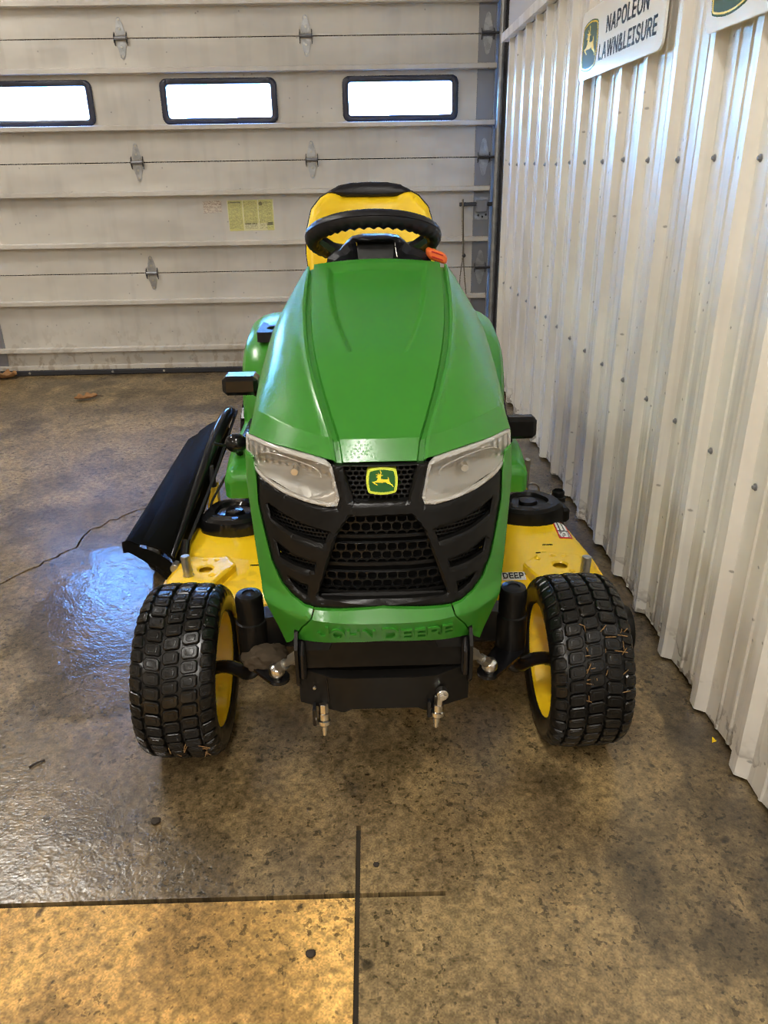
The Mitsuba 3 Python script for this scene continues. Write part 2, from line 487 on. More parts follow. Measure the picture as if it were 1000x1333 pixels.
# the sectional door
D = thing('door_1', 'beige sectional overhead door with small windows', kind='structure')
DX0, DX1, PT = -2.26, 0.712, 0.012
joints = [0.035, 0.586, 1.168, 1.751, 2.33, 2.91]
WIN = [(-2.045, -1.425), (-1.067, -0.450), (-0.102, 0.516)]
WZ0, WZ1 = 1.350, 1.566
for z0, z1 in zip(joints, joints[1:]):
    p = sg.box(DX0, z0 + .0022, DX1, z1 - .0022)
    if z0 < 1.4 < z1:
        for a, b in WIN:
            p = p.difference(rrect(a + .02, b - .02, WZ0 + .02, WZ1 - .02, .03))
    m = rot(prism(p, PT), 90, [1, 0, 0])           # (x, -c, z)
    put('panel', move(m, y=DOOR_Y + PT), 'door_paint', D, False)
for z in joints[1:]:
    put('joint_light_stop', box(DX0, DX1, DOOR_Y + PT, DOOR_Y + PT + .006, z - .02, z + .02), 'black_rubber_seal', D, False)  # unseen strip added behind each joint to stop light leaking through
# horizontal stiffening ribs, rolled into the panels: a lip and a shadow line below each
rp = [(0, .010), (-.012, .013), (-.043, .013), (-.047, .010), (-.047, -.010), (-.043, -.013), (0, -.013)]
for z in (2.07, 1.900, 1.602, 1.336, 1.010, 0.744, 0.428, 0.156):
    x1 = 0.700 + (0.012 if z > 1.2 else 0)
    m = hull([(x, DOOR_Y + a, z + b) for x in (-2.25, x1) for a, b in rp])
    put('rib', m, 'door_paint', D, 25)
put('bottom_rail', box(DX0, DX1, DOOR_Y - .016, DOOR_Y + .002, 0.032, 0.060, .003), 'door_paint', D, 25)
put('bottom_seal', cat(box(DX0, DX1, DOOR_Y - .02, DOOR_Y + .02, 0.0, 0.034, .006)), 'black_rubber_seal', D, 25, label='black rubber seal along the foot of the door')
for x in (-2.05, -1.55, -1.24, -0.75, 0.3):
    put('seal_screw', cyl((x, DOOR_Y - .019, .018), (x, DOOR_Y - .024, .018), .007, 10), 'zinc', D)
# end stiles
for x0, x1 in ((0.617, 0.708), (-2.262, -2.172)):
    for z0, z1 in zip(joints, joints[1:]):
        put('end_stile', box(x0, x1, DOOR_Y - .006, DOOR_Y + .001, z0 + .002, z1 - .002, .0015), 'dark_galvanised', D, 25)


def hinge_at(x, z, wide=False):
    leaf_ = [(-.020, .014), (-.024, .03), (-.010, .088), (-.004, .094), (.004, .094), (.010, .088), (.024, .03), (.020, .014)]
    fn = lambda u, w, c: np.stack([x + u, DOOR_Y - (.007 if wide else .0015) - c, z + w], 1)
    h = put('hinge', cat(*[shell(poly([(a, b * s) for a, b in leaf_]), fn, .003, .2) for s in (1, -1)]), 'galvanised', D, 25)
    put('barrel', cat(cyl((x - .034, DOOR_Y - .012, z), (x + .034, DOOR_Y - .012, z), .009, 12)), 'dark_galvanised', h)
    sd = cat(*[hull([(x + s * .030, DOOR_Y - a, z + b) for a, b in ((0, .03), (.020, .012), (.024, 0), (.020, -.016), (0, -.035))] +
                    [(x + s * .033, DOOR_Y - a, z + b) for a, b in ((0, .03), (.020, .012), (.024, 0), (.020, -.016), (0, -.035))]) for s in (-1, 1)])
    put('bracket', sd, 'dark_steel', h, 25)
    put('bolt', cat(*[cyl((x, DOOR_Y - .003, z + b), (x, DOOR_Y - .008, z + b), .006, 8) for b in (.082, .040, -.040, -.082)]), 'zinc', h)
    if wide:
        put('roller_shaft', cyl((x - .03, DOOR_Y - .028, z), (x + .085, DOOR_Y - .028, z), .006, 10), 'dark_steel', h)


for z in (0.586, 1.168, 1.751):
    for x in (-1.237, -0.282, 0.665, -2.215):
        hinge_at(x, z, x > 0 or x < -2)
# windows: black frames with rounded corners round real panes
for a, b in WIN:
    o, i = rrect(a, b, WZ0, WZ1, .036), rrect(a + .032, b - .032, WZ0 + .029, WZ1 - .027, .016)
    f = put('window_frame', cat(shell(o.difference(i), lambda u, w, c: np.stack([u, DOOR_Y - .004 - c + .0, w], 1), .012, .03, .005),
                                shell(rrect(a + .021, b - .021, WZ0 + .021, WZ1 - .021, .03).difference(i), lambda u, w, c: np.stack([u, DOOR_Y + .02 - c, w], 1), .024, .1)), 'window_frame_black', D, 30)
    put('pane', hull([(x, DOOR_Y + .008, z) for x in (a + .025, b - .025) for z in (WZ0 + .025, WZ1 - .025)] ) if False else
        tm((np.array([(a + .024, DOOR_Y + .008, WZ0 + .024), (b - .024, DOOR_Y + .008, WZ0 + .024), (b - .024, DOOR_Y + .008, WZ1 - .024), (a + .024, DOOR_Y + .008, WZ1 - .024)]), np.array([[0, 1, 2, 3]]))),
        'window_glass', f, False)


# printed notices on the door
def notice_color(p, n, uv):
    u, w = (p.x + 0.770) / 0.256, (p.z - 0.808) / 0.16
    col = dr.floor(u * 3)
    fu = u * 3 - col
    line = noise(p.x * 170, dr.floor(p.z * 300), 2.0)
    ink = smoothstep(0.30, 0.36, line) * dr.select((p.z * 300 - dr.floor(p.z * 300)) > 0.42, 1.0, 0.0)
    ink = ink * dr.select((fu > 0.06) & (fu < 0.93) & (w > 0.05) & (w < 0.95), 1.0, 0.0)
    head = dr.select((w > 0.91) & (w < 0.955) & (u < 0.3) & (u > .03), 1.0, 0.0) + dr.select((w > 0.2) & (w < 0.245) & (u > 0.37) & (u < 0.63), 1.0, 0.0)
    logo = dr.select((w > 0.17) & (w < 0.27) & (u > 0.86) & (u < 0.98), 1.0, 0.0)
    ring = dr.select(dr.square(u - 0.735) + dr.square((w - .88) * .62) < 0.0016, 1.0, 0.0)
    gap = dr.select((fu < 0.05), 1.0, 0.0) + dr.select((w < 0.24) & (u > 0.35) & (u < .85), .8, 0.0)
    c = mix((0.56, 0.53, 0.20), (0.68, 0.65, 0.42), dr.clip(gap, 0, 1))
    return mix(c, (0.16, 0.15, 0.07), dr.clip(0.55 * ink + head * smoothstep(.25, .4, noise(p.x * 240, 1.0, 1.0)) + logo + ring, 0, 1))


def small_notice_color(p, n, uv):
    ink = smoothstep(0.3, 0.36, noise(p.x * 200, dr.floor(p.z * 190), 4.0)) * dr.select((p.z * 190 - dr.floor(p.z * 190)) > 0.5, 1.0, 0.0)
    return mix((0.60, 0.54, 0.45), (0.16, 0.07, 0.05), 0.75 * ink)


bsdf('notice', base_color=proc(notice_color), roughness=0.5)
bsdf('small_notice', base_color=proc(small_notice_color), roughness=0.5)
put('notice', hull([(x, DOOR_Y - d, z) for d in (.0005, .0015) for x, z in ((-.770, .967), (-.510, .971), (-.512, .808), (-.767, .806))]), 'notice', D, False, label='yellow printed notice in three columns')
put('notice', hull([(x, DOOR_Y - d, z) for d in (.0005, .0015) for x, z in ((-.904, .965), (-.800, .968), (-.800, .905), (-.902, .903))]), 'small_notice', D, False, label='small pale notice with red lines of print')

# lock, bolt and pull cord at the door's right side
L = thing('door_lock', 'dark slide lock box and bolt at the right edge of the sectional door', 'lock')
put('case', box(.630, .690, DOOR_Y - .050, DOOR_Y - .007, .885, .950, .004), 'dark_galvanised', L, 25)
put('plate', box(.625, .700, DOOR_Y - .010, DOOR_Y - .0065, .845, .965, .001), 'galvanised', L, 25)
put('slide_bolt', box(.535, .72, DOOR_Y - .036, DOOR_Y - .024, .918, .938, .002), 'dark_steel', L, 25)
put('bolt_hole', cat(*[cyl((x, DOOR_Y - .01, z), (x, DOOR_Y - .013, z), .006, 8) for x, z in ((.645, .868), (.668, .860), (.688, .87))]), 'dark_steel', L)
C = thing('pull_cord', 'grey brown pull cord hanging from the slide bolt', 'cord')
put('rod', tube([(.552, DOOR_Y - .046, .955), (.556, DOOR_Y - .046, .80), (.562, DOOR_Y - .046, .66)], .0055, 8), 'rope', C, True)
put('knot', trimesh.creation.icosphere(2, .011).apply_transform(trimesh.transformations.translation_matrix([.566, DOOR_Y - .042, .655])), 'dark_steel', C, True)
for e in (-1, 1):
    put('strand', tube([(.562, DOOR_Y - .042, .655), (.560 + .012 * e, DOOR_Y - .042, .55), (.566 + .028 * e, DOOR_Y - .044, .36), (.566 + .02 * e, DOOR_Y - .045, .24)], .0032, 6), 'rope', C, True)

# vertical tracks beside the door
for x, s, lab in ((.735, 1, 'galvanised vertical door track beside the ribbed wall'), (-2.285, -1, 'galvanised vertical door track at the left edge of the door')):
    t = thing('door_track', lab, 'track')
    put('channel', cat(box(min(x, x + s * .05), max(x, x + s * .05), DOOR_Y - .012, DOOR_Y - .009, 0, 3.0), box(min(x + s * .047, x + s * .05), max(x + s * .047, x + s * .05), DOOR_Y - .06, DOOR_Y - .01, 0, 3.0)), 'dark_steel', t, False)
    put('lip', tube([(x - s * .005, DOOR_Y - .075, 0), (x - s * .005, DOOR_Y - .075, 1.5), (x - s * .005, DOOR_Y - .075, 3.0)], .015, 10), 'galvanised', t)
    put('angle_bracket', box(min(x + s * .055, x + s * .063), max(x + s * .055, x + s * .063), DOOR_Y - .10, DOOR_Y + .02, 0, 3.0), 'dark_steel', t, False)
scene['trim_2'] = mikit.ply(cat(box(.690, .835, DOOR_Y + .022, DOOR_Y + .040, 0, 3.2), box(-2.40, -2.24, DOOR_Y + .022, DOOR_Y + .040, 0, 3.2), box(.80 - .03, .80, WALL_END + .02, DOOR_Y + .03, 0, 3.2), box(-2.40, -2.345, DOOR_Y - .10, DOOR_Y + .05, 0, 3.2)), 'dark_galvanised', False)
tag('trim_2', 'dark steel jambs of the door opening', kind='structure')


# ---------------------------------------------------------------- signs
DEER = [(.165, .475), (.30, .50), (.345, .555), (.36, .62), (.335, .635), (.31, .625), (.305, .645), (.345, .675), (.37, .70), (.30, .725), (.30, .74), (.385, .725), (.40, .745), (.355, .79), (.365, .80), (.42, .745),
        (.43, .72), (.445, .735), (.455, .80), (.435, .86), (.45, .87), (.48, .82), (.485, .77), (.47, .715), (.53, .70), (.53, .685), (.475, .675), (.465, .62), (.475, .575), (.55, .56), (.66, .555), (.70, .575), (.69, .635), (.705, .64),
        (.735, .59), (.735, .545), (.745, .51), (.765, .45), (.80, .405), (.85, .37), (.885, .30), (.865, .28), (.82, .345), (.745, .385), (.68, .41), (.62, .46), (.53, .445), (.43, .445), (.37, .455), (.30, .455), (.24, .45), (.36, .365), (.34, .355), (.22, .42)]


def badge_outline(g=0.0):
    p = []
    for x0, y0, x1, y1, bx, by in ((.06, .12, .94, .12, 0, -.07), (.94, .12, .94, .88, .06, 0), (.94, .88, .06, .88, 0, .07), (.06, .88, .06, .12, -.06, 0)):
        for k in range(10):
            s = k / 10; q = 4 * s * (1 - s)
            p.append((x0 + (x1 - x0) * s + bx * q, y0 + (y1 - y0) * s + by * q))
    return poly(p, .07).buffer(-g)


def sign(yL, yR, z0, z1, label, text=True):
    X = 0.703
    k = thing('wall_sign', label, 'sign')
    put('plate', shell(rrect(0, yL - yR, z0, z1, .028), lambda u, w, c: np.stack([X - c, yL - u, w], 1), .006, .1, .0), 'sign_white', k, 25)
    W, H, y0 = .176, z1 - z0 - .035, yL - .018
    on = lambda c0: (lambda u, w, c: np.stack([X - .006 - c0 - c, y0 - u * W, z0 + .012 + w * H], 1))
    put('emblem', shell(badge_outline(), on(0), .0008, .2), 'sign_green', k, False, label='green leaping deer emblem')
    put('border', shell(badge_outline(.025).difference(badge_outline(.05)), on(.0008), .0006, .2), 'sign_yellow', k + '__emblem', False)
    put('deer', shell(poly(DEER), on(.0008), .0006, .2), 'sign_yellow', k + '__emblem', False)
    if text:
        for tx, ya, yb, za, zb in (('NAPOLEON', 2.512, 2.158, 1.459, 1.502), ('LAWN&LEISURE', 2.570, 2.083, 1.397, 1.440)):
            run, x_at = [], 0.0
            for ch in tx:
                m = meshkit.text_mesh(ch, 1.0, .02, True); v = np.array(m.vertices); v[:, 0] += x_at - v[:, 0].min()
                x_at = v[:, 0].max() + .17; run.append(trimesh.Trimesh(v, m.faces, process=False))
            m = trimesh.util.concatenate(run); v = np.array(m.vertices); lo, hi = v.min(0), v.max(0)
            u = (v - lo) / (hi - lo)
            vv = np.stack([X - .006 - .0008 * u[:, 2], ya + (yb - ya) * u[:, 0], za + (zb - za) * u[:, 1]], 1)
            put('lettering', trimesh.Trimesh(vv, m.faces, process=False), 'sign_ink', k, False, label=f'dark lettering {tx}')


sign(2.785, 2.035, 1.362, 1.547, 'white shop sign with deer emblem and lettering on the ribbed wall, fully in view')
sign(1.792, 1.042, 1.355, 1.540, 'white sign with deer emblem at the top right corner, nearer along the ribbed wall', False)

# ---------------------------------------------------------------- the lawn tractor
A = 0.016                                                            # its centre line
TR = thing('lawn_tractor', 'green and yellow riding lawn tractor seen from the front, on the wet concrete floor', 'lawn tractor')
ZC = [.30, .36, .382, .425, .447, .56, .679, .711, .76]
YC = [1.130, 1.122, 1.115, 1.100, 1.116, 1.14, 1.172, 1.205, 1.30]


def front_y(x, z):
    return np.interp(z, ZC, YC) + 10 * np.abs(x) ** 3


def on_front(off=0.0):
    return lambda u, w, c: np.stack([A + u, front_y(u, w) - c - off, w], 1)


# hood: lofted through columns of points from the centre line to the side
ST = [  # stations: lip, crease, then back to the dashboard; (x, y, z) of eight columns
    [(0, 1.174, .682), (.067, 1.176, .681), (.12, 1.198, .691), (.16, 1.224, .694), (.2, 1.260, .694), (.232, 1.303, .692), (.237, 1.310, .674), (.238, 1.312, .660)],
    [(0, 1.203, .712), (.073, 1.208, .711), (.12, 1.231, .716), (.162, 1.265, .721), (.2, 1.31, .724), (.226, 1.352, .718), (.237, 1.36, .690), (.240, 1.35, .640)],
    [(0, 1.40, .788), (.117, 1.40, .781), (.150, 1.41, .779), (.180, 1.43, .774), (.210, 1.46, .762), (.236, 1.48, .735), (.246, 1.49, .69), (.248, 1.49, .62)],
    [(0, 1.67, .856), (.149, 1.67, .844), (.178, 1.68, .838), (.203, 1.69, .824), (.230, 1.70, .797), (.246, 1.71, .755), (.252, 1.71, .70), (.254, 1.71, .60)],
    [(0, 1.95, .919), (.160, 1.95, .907), (.180, 1.95, .890), (.199, 1.95, .862), (.220, 1.95, .825), (.238, 1.95, .775), (.249, 1.95, .70), (.254, 1.95, .58)]]
ST = np.array(ST, float)
sp = np.array([-1.0, 0.0, 0.30, 0.65, 1.0])
top_curve = CubicSpline(sp[1:], ST[1:], axis=0, bc_type='natural')


def station(s):
    return ST[0] + (ST[1] - ST[0]) * (s + 1) if s <= 0 else top_curve(s)


hw_rec = PchipInterpolator([1.40, 1.455, 1.56, 1.67, 1.80, 1.93, 2.0], [.050, .058, .080, .098, .111, .119, .122])


def sstep(a, b, x):
    t = np.clip((x - a) / (b - a), 0, 1); return t * t * (3 - 2 * t)


def hood_section(s):
    c = station(s)
    outer = CubicSpline(np.arange(1, 8), c[1:], axis=0)
    gx = np.array([0, .0044, .0046, .0062, .0066, .0090, .013])
    x1 = c[1, 0]
    rows = []
    for x in np.linspace(0, x1 - .016, 30):
        rows.append((x, 0))
    for g in gx[::-1]:
        rows.append((x1 - g, g))
    pts, dep = [], []
    for x, g in rows:
        q = x / x1
        p = c[0] * (1 - q * q) + c[1] * q * q; p = np.array([x, c[0, 1] + (c[1, 1] - c[0, 1]) * q * q, c[1, 2] + (c[0, 2] - c[1, 2]) * (1 - q * q)])
        d = 0.0
        if s > 0:
            e = min(hw_rec(np.clip(p[1], 1.4, 2.0)) - x, p[1] - 1.455, (1.930 - p[1]) * .35)
            d = .013 * sstep(0, .009, e)
        pts.append(p); dep.append(d)
    n_in = len(pts)
    dw = np.linalg.norm(outer(1.02) - outer(1.0)) / .02
    for w in [1 + g / dw for g in gx[1:]] + list(np.linspace(1.45, 7, 34)):
        pts.append(outer(w)); dep.append(0)
    pts, dep = np.array(pts), np.array(dep)
    d = np.linalg.norm(pts - c[1], axis=1); d[:n_in] = np.abs(pts[:n_in, 0] - x1)
    groove = .012 * (1 - np.clip((d - .0045) / .0018, 0, 1))
    ridge = .0028 * np.exp(-((d - .0125) / .004) ** 2) * (np.arange(len(pts)) >= n_in)
    t = np.gradient(pts, axis=0)
    nz = np.array([0, -.35, .94]) if s > 0 else np.array([0, -.75, .66])
    return pts - (dep + groove - ridge)[:, None] * nz


ss = np.concatenate([np.linspace(-1, -.08, 7), [-.03, 0.0, .012, .03], np.linspace(.05, 1, 90)])
half = np.array([hood_section(s) for s in ss])
tail = half[-1] + np.array([0, .016, -.035]); half = np.concatenate([half, [half[-1] + np.array([0, .008, -.006])], [tail]])
left = half[:, ::-1].copy(); left[:, :, 0] *= -1
P = np.concatenate([left[:, :-1], half], 1)
P[:, :, 0] += A + .012 * np.clip((P[:, :, 1] - 1.18) / .77, 0, 1.2)
HOOD = put('hood', sheet(P[:, ::-1], 0.003), 'green_paint', TR, 24, label='green hood with two long grooves and a sunk panel')

# the green lower frame of the nose: cheeks and chin
BLK = [(.216, .628), (.215, .585), (.203, .537), (.192, .496), (.176, .467), (.156, .45), (.135, .4415), (.118, .4400)]
CHK = [(.2385, .665), (.2385, .61), (.232, .56), (.2225, .485), (.215, .437), (.205, .410), (.175, .340), (.163, .352), (.142, .398), (.131, .414), (.1225, .428), (.119, .4400)]
cheek = poly([(.222, .66)] + BLK + CHK[::-1])
for s in (1, -1):
    q = cheek if s > 0 else poly(mir(list(cheek.exterior.coords)[:-1]))
    put('cheek', shell(q, on_front(), .014, .007, .0012), 'green_paint', HOOD, 35)
    # the side panel runs back from the cheek
    e = np.array([(.2385, .665), (.2385, .61), (.232, .56), (.2225, .485), (.215, .437), (.205, .410), (.178, .343)])
    f = np.stack([e[:, 0], front_y(e[:, 0], e[:, 1]), e[:, 1]], 1)
    r = np.stack([np.full(7, .251), np.linspace(1.93, 1.62, 7), np.linspace(.60, .40, 7)], 1)
    G = np.array([f + (r - f) * (1 - (1 - t) ** 1.6 if False else t) + np.array([1, 0, 0]) * .012 * math.sin(math.pi * t) for t in np.linspace(0, 1, 14)])
    G[:, :, 0] = A + s * G[:, :, 0]
    put('side_panel', sheet(G if s < 0 else G[:, ::-1], .003), 'green_plain', HOOD, 35)
chin = poly([(-.1165, .4395), (-.1205, .427), (-.129, .413), (-.140, .397), (-.160, .353), (-.146, .364), (-.134, .3665), (-.07, .377), (0, .381),
             (.07, .377), (.134, .3665), (.146, .364), (.160, .353), (.140, .397), (.129, .413), (.1205, .427), (.1165, .4395), (0, .446)])
CH = put('chin', cat(*[shell(chin.intersection(sg.box(-1, a, 1, b)), on_front(), .0135, .006) for a, b in ((.2, .425), (.425, .5))]), 'green_paint', HOOD, 18, label='green chin bar with raised lettering')


def raised_text(word, x0, x1, zb, zt, big):
    """Small capitals: the first letter taller than the others."""
    out = []
    m1, m2 = meshkit.text_mesh(word[0], 1.0, .05, True), meshkit.text_mesh(word[1:], 1.0, .05, True)
    w1, w2 = np.ptp(m1.vertices[:, 0]), np.ptp(m2.vertices[:, 0])
    h1, h2 = (zt - zb), (zt - zb) * big
    tot = w1 * h1 + (w2 + .12) * h2; k = (x1 - x0) / tot
    for m, h, xa in ((m1, h1, x0), (m2, h2, x0 + (w1 * h1 + .12 * h2) * k)):
        v = m.vertices - [m.vertices[:, 0].min(), 0, 0]
        u, w, c = xa + v[:, 0] * h * k, zb + v[:, 1] * h, .0125 + v[:, 2] / .05 * .0070
        out.append(trimesh.Trimesh(on_front()(u, w, c), m.faces, process=False))
    return cat(*out)


put('lettering', raised_text('JOHN', -.114, -.014, .3885, .4150, .84), 'green_paint', CH, False, label='raised green letters JOHN')
put('lettering', raised_text('DEERE', -.003, .119, .3885, .4150, .84), 'green_paint', CH, False, label='raised green letters DEERE')

# black grille: bezel with openings, blades, honeycomb mesh
V1 = [(.196, .594), (.190, .569), (.150, .557), (.096, .549), (.087, .569), (.14, .578)]
V2 = [(.182, .533), (.176, .508), (.15, .503), (.116, .5005), (.113, .514), (.15, .52)]
V3 = [(.164, .479), (.152, .4655), (.141, .459), (.129, .455), (.1275, .472), (.145, .474)]
TOPO = [(-.061, .676), (.061, .676), (.045, .620), (-.045, .620)]
MAIN = [(-.053, .596), (.053, .596), (.072, .569), (.111, .457), (-.111, .457), (-.072, .569)]
outer = poly([(.205, .655)] + BLK + [(0, .4465)] + mir(BLK) + [(-.205, .655), (-.076, .678), (.076, .678)])
HL = [(.2375, .690), (.205, .6925), (.163, .6915), (.12, .6885), (.09, .6835), (.079, .675), (.074, .652), (.068, .624), (.0725, .6125), (.089, .6105), (.122, .6145), (.16, .620), (.2, .629), (.225, .640), (.2375, .662)]
bez = outer.difference(poly(HL, .002).buffer(.0008)).difference(poly(mir(HL), .002).buffer(.0008))
for q in (V1, V2, V3):
    bez = bez.difference(poly(q, .0015)).difference(poly(mir(q), .0015))
bez = bez.difference(poly(TOPO, .002)).difference(poly(MAIN, .003))
GR = put('grille', shell(bez, on_front(.001 - .008), .016, .006, .004), 'black_plastic', TR, 30, label='black grille surround with side vents')
B1 = [(.2135, .6265), (.2, .626), (.16, .6175), (.12, .6115), (.085, .607), (.073, .606), (.079, .577), (.10, .585), (.14, .593), (.20, .603)]
B2 = [(.203, .557), (.186, .5575), (.14, .542), (.1, .537), (.100, .523), (.125, .526), (.184, .541), (.198, .543)]
B3 = [(.188, .498), (.174, .499), (.15, .492), (.116, .490), (.118, .478), (.14, .481), (.168, .486), (.181, .487)]
B4 = [(.168, .462), (.160, .459), (.152, .460), (.139, .4525), (.128, .449), (.13, .4435), (.143, .446), (.158, .4525)]
for s in (1, -1):
    for b in (B1, B2, B3, B4):
        put('blade', shell(poly(b if s > 0 else mir(b), .002), on_front(.002 - .008), .014 if b is not B4 else .009, .005, .006), 'black_plastic', GR, 35)
# the raised frame round the main opening and the bar under the badge
FR = poly([(-.060, .612), (.060, .612), (.082, .572), (.124, .4465), (-.124, .4465), (-.082, .572)], .004).difference(poly(MAIN, .003))
put('opening_frame', shell(FR, on_front(-.006), .008, .006, .004), 'black_plastic', GR, 30)
for s in (1, -1):
    put('upright', shell(poly([(s * a, b) for a, b in ((.0605, .677), (.0755, .677), (.066, .618), (.052, .600), (.044, .617))]), on_front(-.005), .008, .006, .004), 'black_plastic', GR, 30)


def comb(region, cw, ch, wall, stagger=True):
    """Region with a pattern of round-cornered cells cut through it."""
    x0, z0, x1, z1 = region.bounds
    cells, r = [], 0
    z = z1 - ch / 2
    while z > z0 - ch:
        off = (r % 2) * cw / 2 if stagger else 0
        for k in range(int(-0.3 / cw), int(0.3 / cw)):
            x = k * cw + off
            if x0 - cw < x < x1 + cw:
                a, b = cw / 2 - wall, ch / 2 - wall
                cells.append(sg.Polygon([(x - a, z - b * .45), (x - a * .62, z - b), (x + a * .62, z - b), (x + a, z - b * .45), (x + a, z + b * .45), (x + a * .62, z + b), (x - a * .62, z + b), (x - a, z + b * .45)]))
        z -= ch; r += 1
    return region.difference(shapely.union_all(cells))


# main mesh in three louvred tiers, each leaning back towards its foot
for z1, z0 in ((.597, .556), (.549, .508), (.500, .459)):
    hwT = lambda z: np.interp(z, [.455, .569, .596], [.114, .076, .058])
    reg = sg.Polygon([(-hwT(z1), z1), (hwT(z1), z1), (hwT(z0), z0), (-hwT(z0), z0)])
    g = comb(reg, .0172, .0168, .0010)
    fn = lambda u, w, c, z1=z1: np.stack([A + u, front_y(u, w) + .010 + (z1 - w) * .40 - c, w], 1)
    put('honeycomb', shell(g, fn, .006, .05), 'mesh_plastic', GR, False)
    bar = sg.Polygon([(-hwT(z0), z0 + .001), (hwT(z0), z0 + .001), (hwT(z0 - .005), z0 - .005), (-hwT(z0 - .005), z0 - .005)])
    put('louvre_bar', shell(bar, lambda u, w, c: np.stack([A + u, front_y(u, w) + .030 - c, w], 1), .012, .05), 'black_plastic', GR, False)
put('honeycomb', shell(comb(poly(TOPO).buffer(.003), .0100, .0078, .0009), on_front(-.017), .004, .05), 'mesh_plastic', GR, False)
for q in (V1, V2, V3):
    for s in (1, -1):
        reg = poly(q if s > 0 else mir(q)).buffer(.003)
        sl = lambda u, w, s=s: np.stack([u, w + .16 * np.abs(u)], 1)
        g = comb(reg, .0066, .0062, .0008)
        put('vent_mesh', shell(g, on_front(-.016), .004, .03), 'mesh_plastic', GR, False)
put('lower_lip', hull([(A + x, y, z) for x, y, z in ((-.105, 1.116, .4475), (.105, 1.116, .4475), (-.104, 1.134, .459), (.104, 1.134, .459), (-.104, 1.15, .449), (.104, 1.15, .449))]), 'black_plastic', GR, 20)
put('backing', shell(outer.buffer(-.006), on_front(-.058), .004, .02), 'black_inside', GR, False)

put('nose_floor', cat(box(A - .175, A + .175, 1.185, 1.42, .418, .426), box(A - .125, A + .125, 1.125, 1.20, .418, .426)), 'black_inside', GR, False)

# badge with the leaping deer
BW, BH, bx0, bz0 = .049, .046, -.0225, .6295
bfn = lambda off: (lambda u, w, c: np.stack([A + .0005 + bx0 + u * BW, front_y(bx0 + u * BW, bz0 + w * BH) - c - off, bz0 + w * BH], 1))
BD = put('badge', shell(badge_outline(-.03), bfn(-.014), .018, .2), 'yellow_edge', TR, 25, label='green badge with a yellow leaping deer')
put('badge_face', shell(badge_outline(.03), bfn(.0035), .001, .2), 'badge_green', BD, False)
put('border', shell(badge_outline(.03).difference(badge_outline(.058)), bfn(.004), .001, .2), 'yellow_edge', BD, False)
put('deer', shell(poly(DEER), bfn(.004), .001, .2), 'yellow_print', BD, False)

# headlights
for s, w in ((1, 'right'), (-1, 'left')):
    o = poly(HL if s > 0 else mir(HL), .002)
    h = put('headlight', shell(o.difference(o.buffer(-.0055)), on_front(-.004), .012, .006, .003), 'lens_rim', TR, 35)
    put('lens', shell(o.buffer(-.004), lambda u, w, c: np.stack([A + u, front_y(u, w) - .004 - c, w], 1), .0001, .008) if False else
        (lambda m: trimesh.Trimesh(m.vertices, m.faces[[np.all(m.vertices[f][:, 1] < front_y(m.vertices[f][:, 0] - A, m.vertices[f][:, 2]) - .0041) for f in m.faces]], process=False))(shell(o.buffer(-.004), on_front(.004), .0004, .008)), 'lens', h, True, label='clear headlight lens')
    inn = o.buffer(-.004)

    def bowl(u, w, c, s=s):
        cx, cz = s * .145, .652
        d = np.sqrt(((u - cx) / .075) ** 2 + ((w - cz) / .032) ** 2)
        return np.stack([A + u, front_y(u, w) + .0015 + .036 * np.clip(1 - d * d, 0, 1) ** .8 - c, w], 1)
    put('reflector', shell(inn, bowl, .002, .005), 'reflector', h, 30, label='silvery fluted reflector')
    put('bulb', cyl((A + s * .145, front_y(s * .145, .652) + .040, .652), (A + s * .145, front_y(s * .145, .652) + .016, .652), .0065, 14), 'chrome', h)
    put('line', tube([(A + s * x, front_y(x, z) - .0005, z) for x, z in ((.205, .672), (.17, .680), (.13, .676), (.105, .668), (.098, .655))], .0011, 6, sub=4), 'lens_rim', h)

# front bumper plate, tow hooks, tie rods
BU = thing(TR + '__bumper', 'black folded steel bumper plate under the chin')
put('upper_plate', hull([(A + x, y, z) for x in (-.155, .155) for y, z in ((1.160, .392), (1.142, .300), (1.20, .392), (1.20, .300))]), 'black_plastic', BU, 25)
for s in (1, -1):
    put('step', hull([(A + s * x, y, z) for x, y, z in ((.155, 1.156, .372), (.155, 1.143, .337), (.098, 1.143, .337), (.082, 1.156, .372), (.155, 1.17, .372), (.155, 1.17, .33), (.09, 1.17, .33))]), 'black_plastic', BU, 25)
    put('loop', tube([(A + s * .1445, 1.130, .36), (A + s * .1445, 1.118, .345), (A + s * .1445, 1.116, .30), (A + s * .1445, 1.130, .288), (A + s * .1445, 1.142, .30), (A + s * .1445, 1.142, .345)], .0055, 10, True), 'black_gloss', BU)
    put('side_plate', hull([(A + s * x, y, z) for x in (.150, .156) for y, z in ((1.13, .385), (1.11, .36), (1.11, .29), (1.13, .27), (1.35, .30), (1.35, .385))]), 'black_paint', BU, 25)
bot = [(-.156, .216), (-.118, .214), (-.075, .206), (-.060, .214), (.060, .214), (.075, .206), (.118, .214), (.156, .216)]
top = [(-.156, .296), (-.118, .291), (-.095, .287), (-.06, .285), (.06, .285), (.095, .287), (.118, .291), (.156, .296)]
yy = [1.150, 1.136, 1.128, 1.127, 1.127, 1.128, 1.136, 1.150]
pts = []
for z_ in ('t', 'e', 'b'):
    pts.append([(A + x, y + {'t': .020, 'e': 0, 'b': .004}[z_], z + {'t': .004, 'e': 0, 'b': 0}[z_]) for (x, z), y in zip(bot if z_ == 'b' else top, yy)])
put('lower_plate', sheet(np.array(pts), .005), 'black_paint', BU, 20)
put('plate_stripe', tube([(A - .104, 1.130, .282), (A - .102, 1.133, .228)], .0016, 6), 'black_gloss', BU)
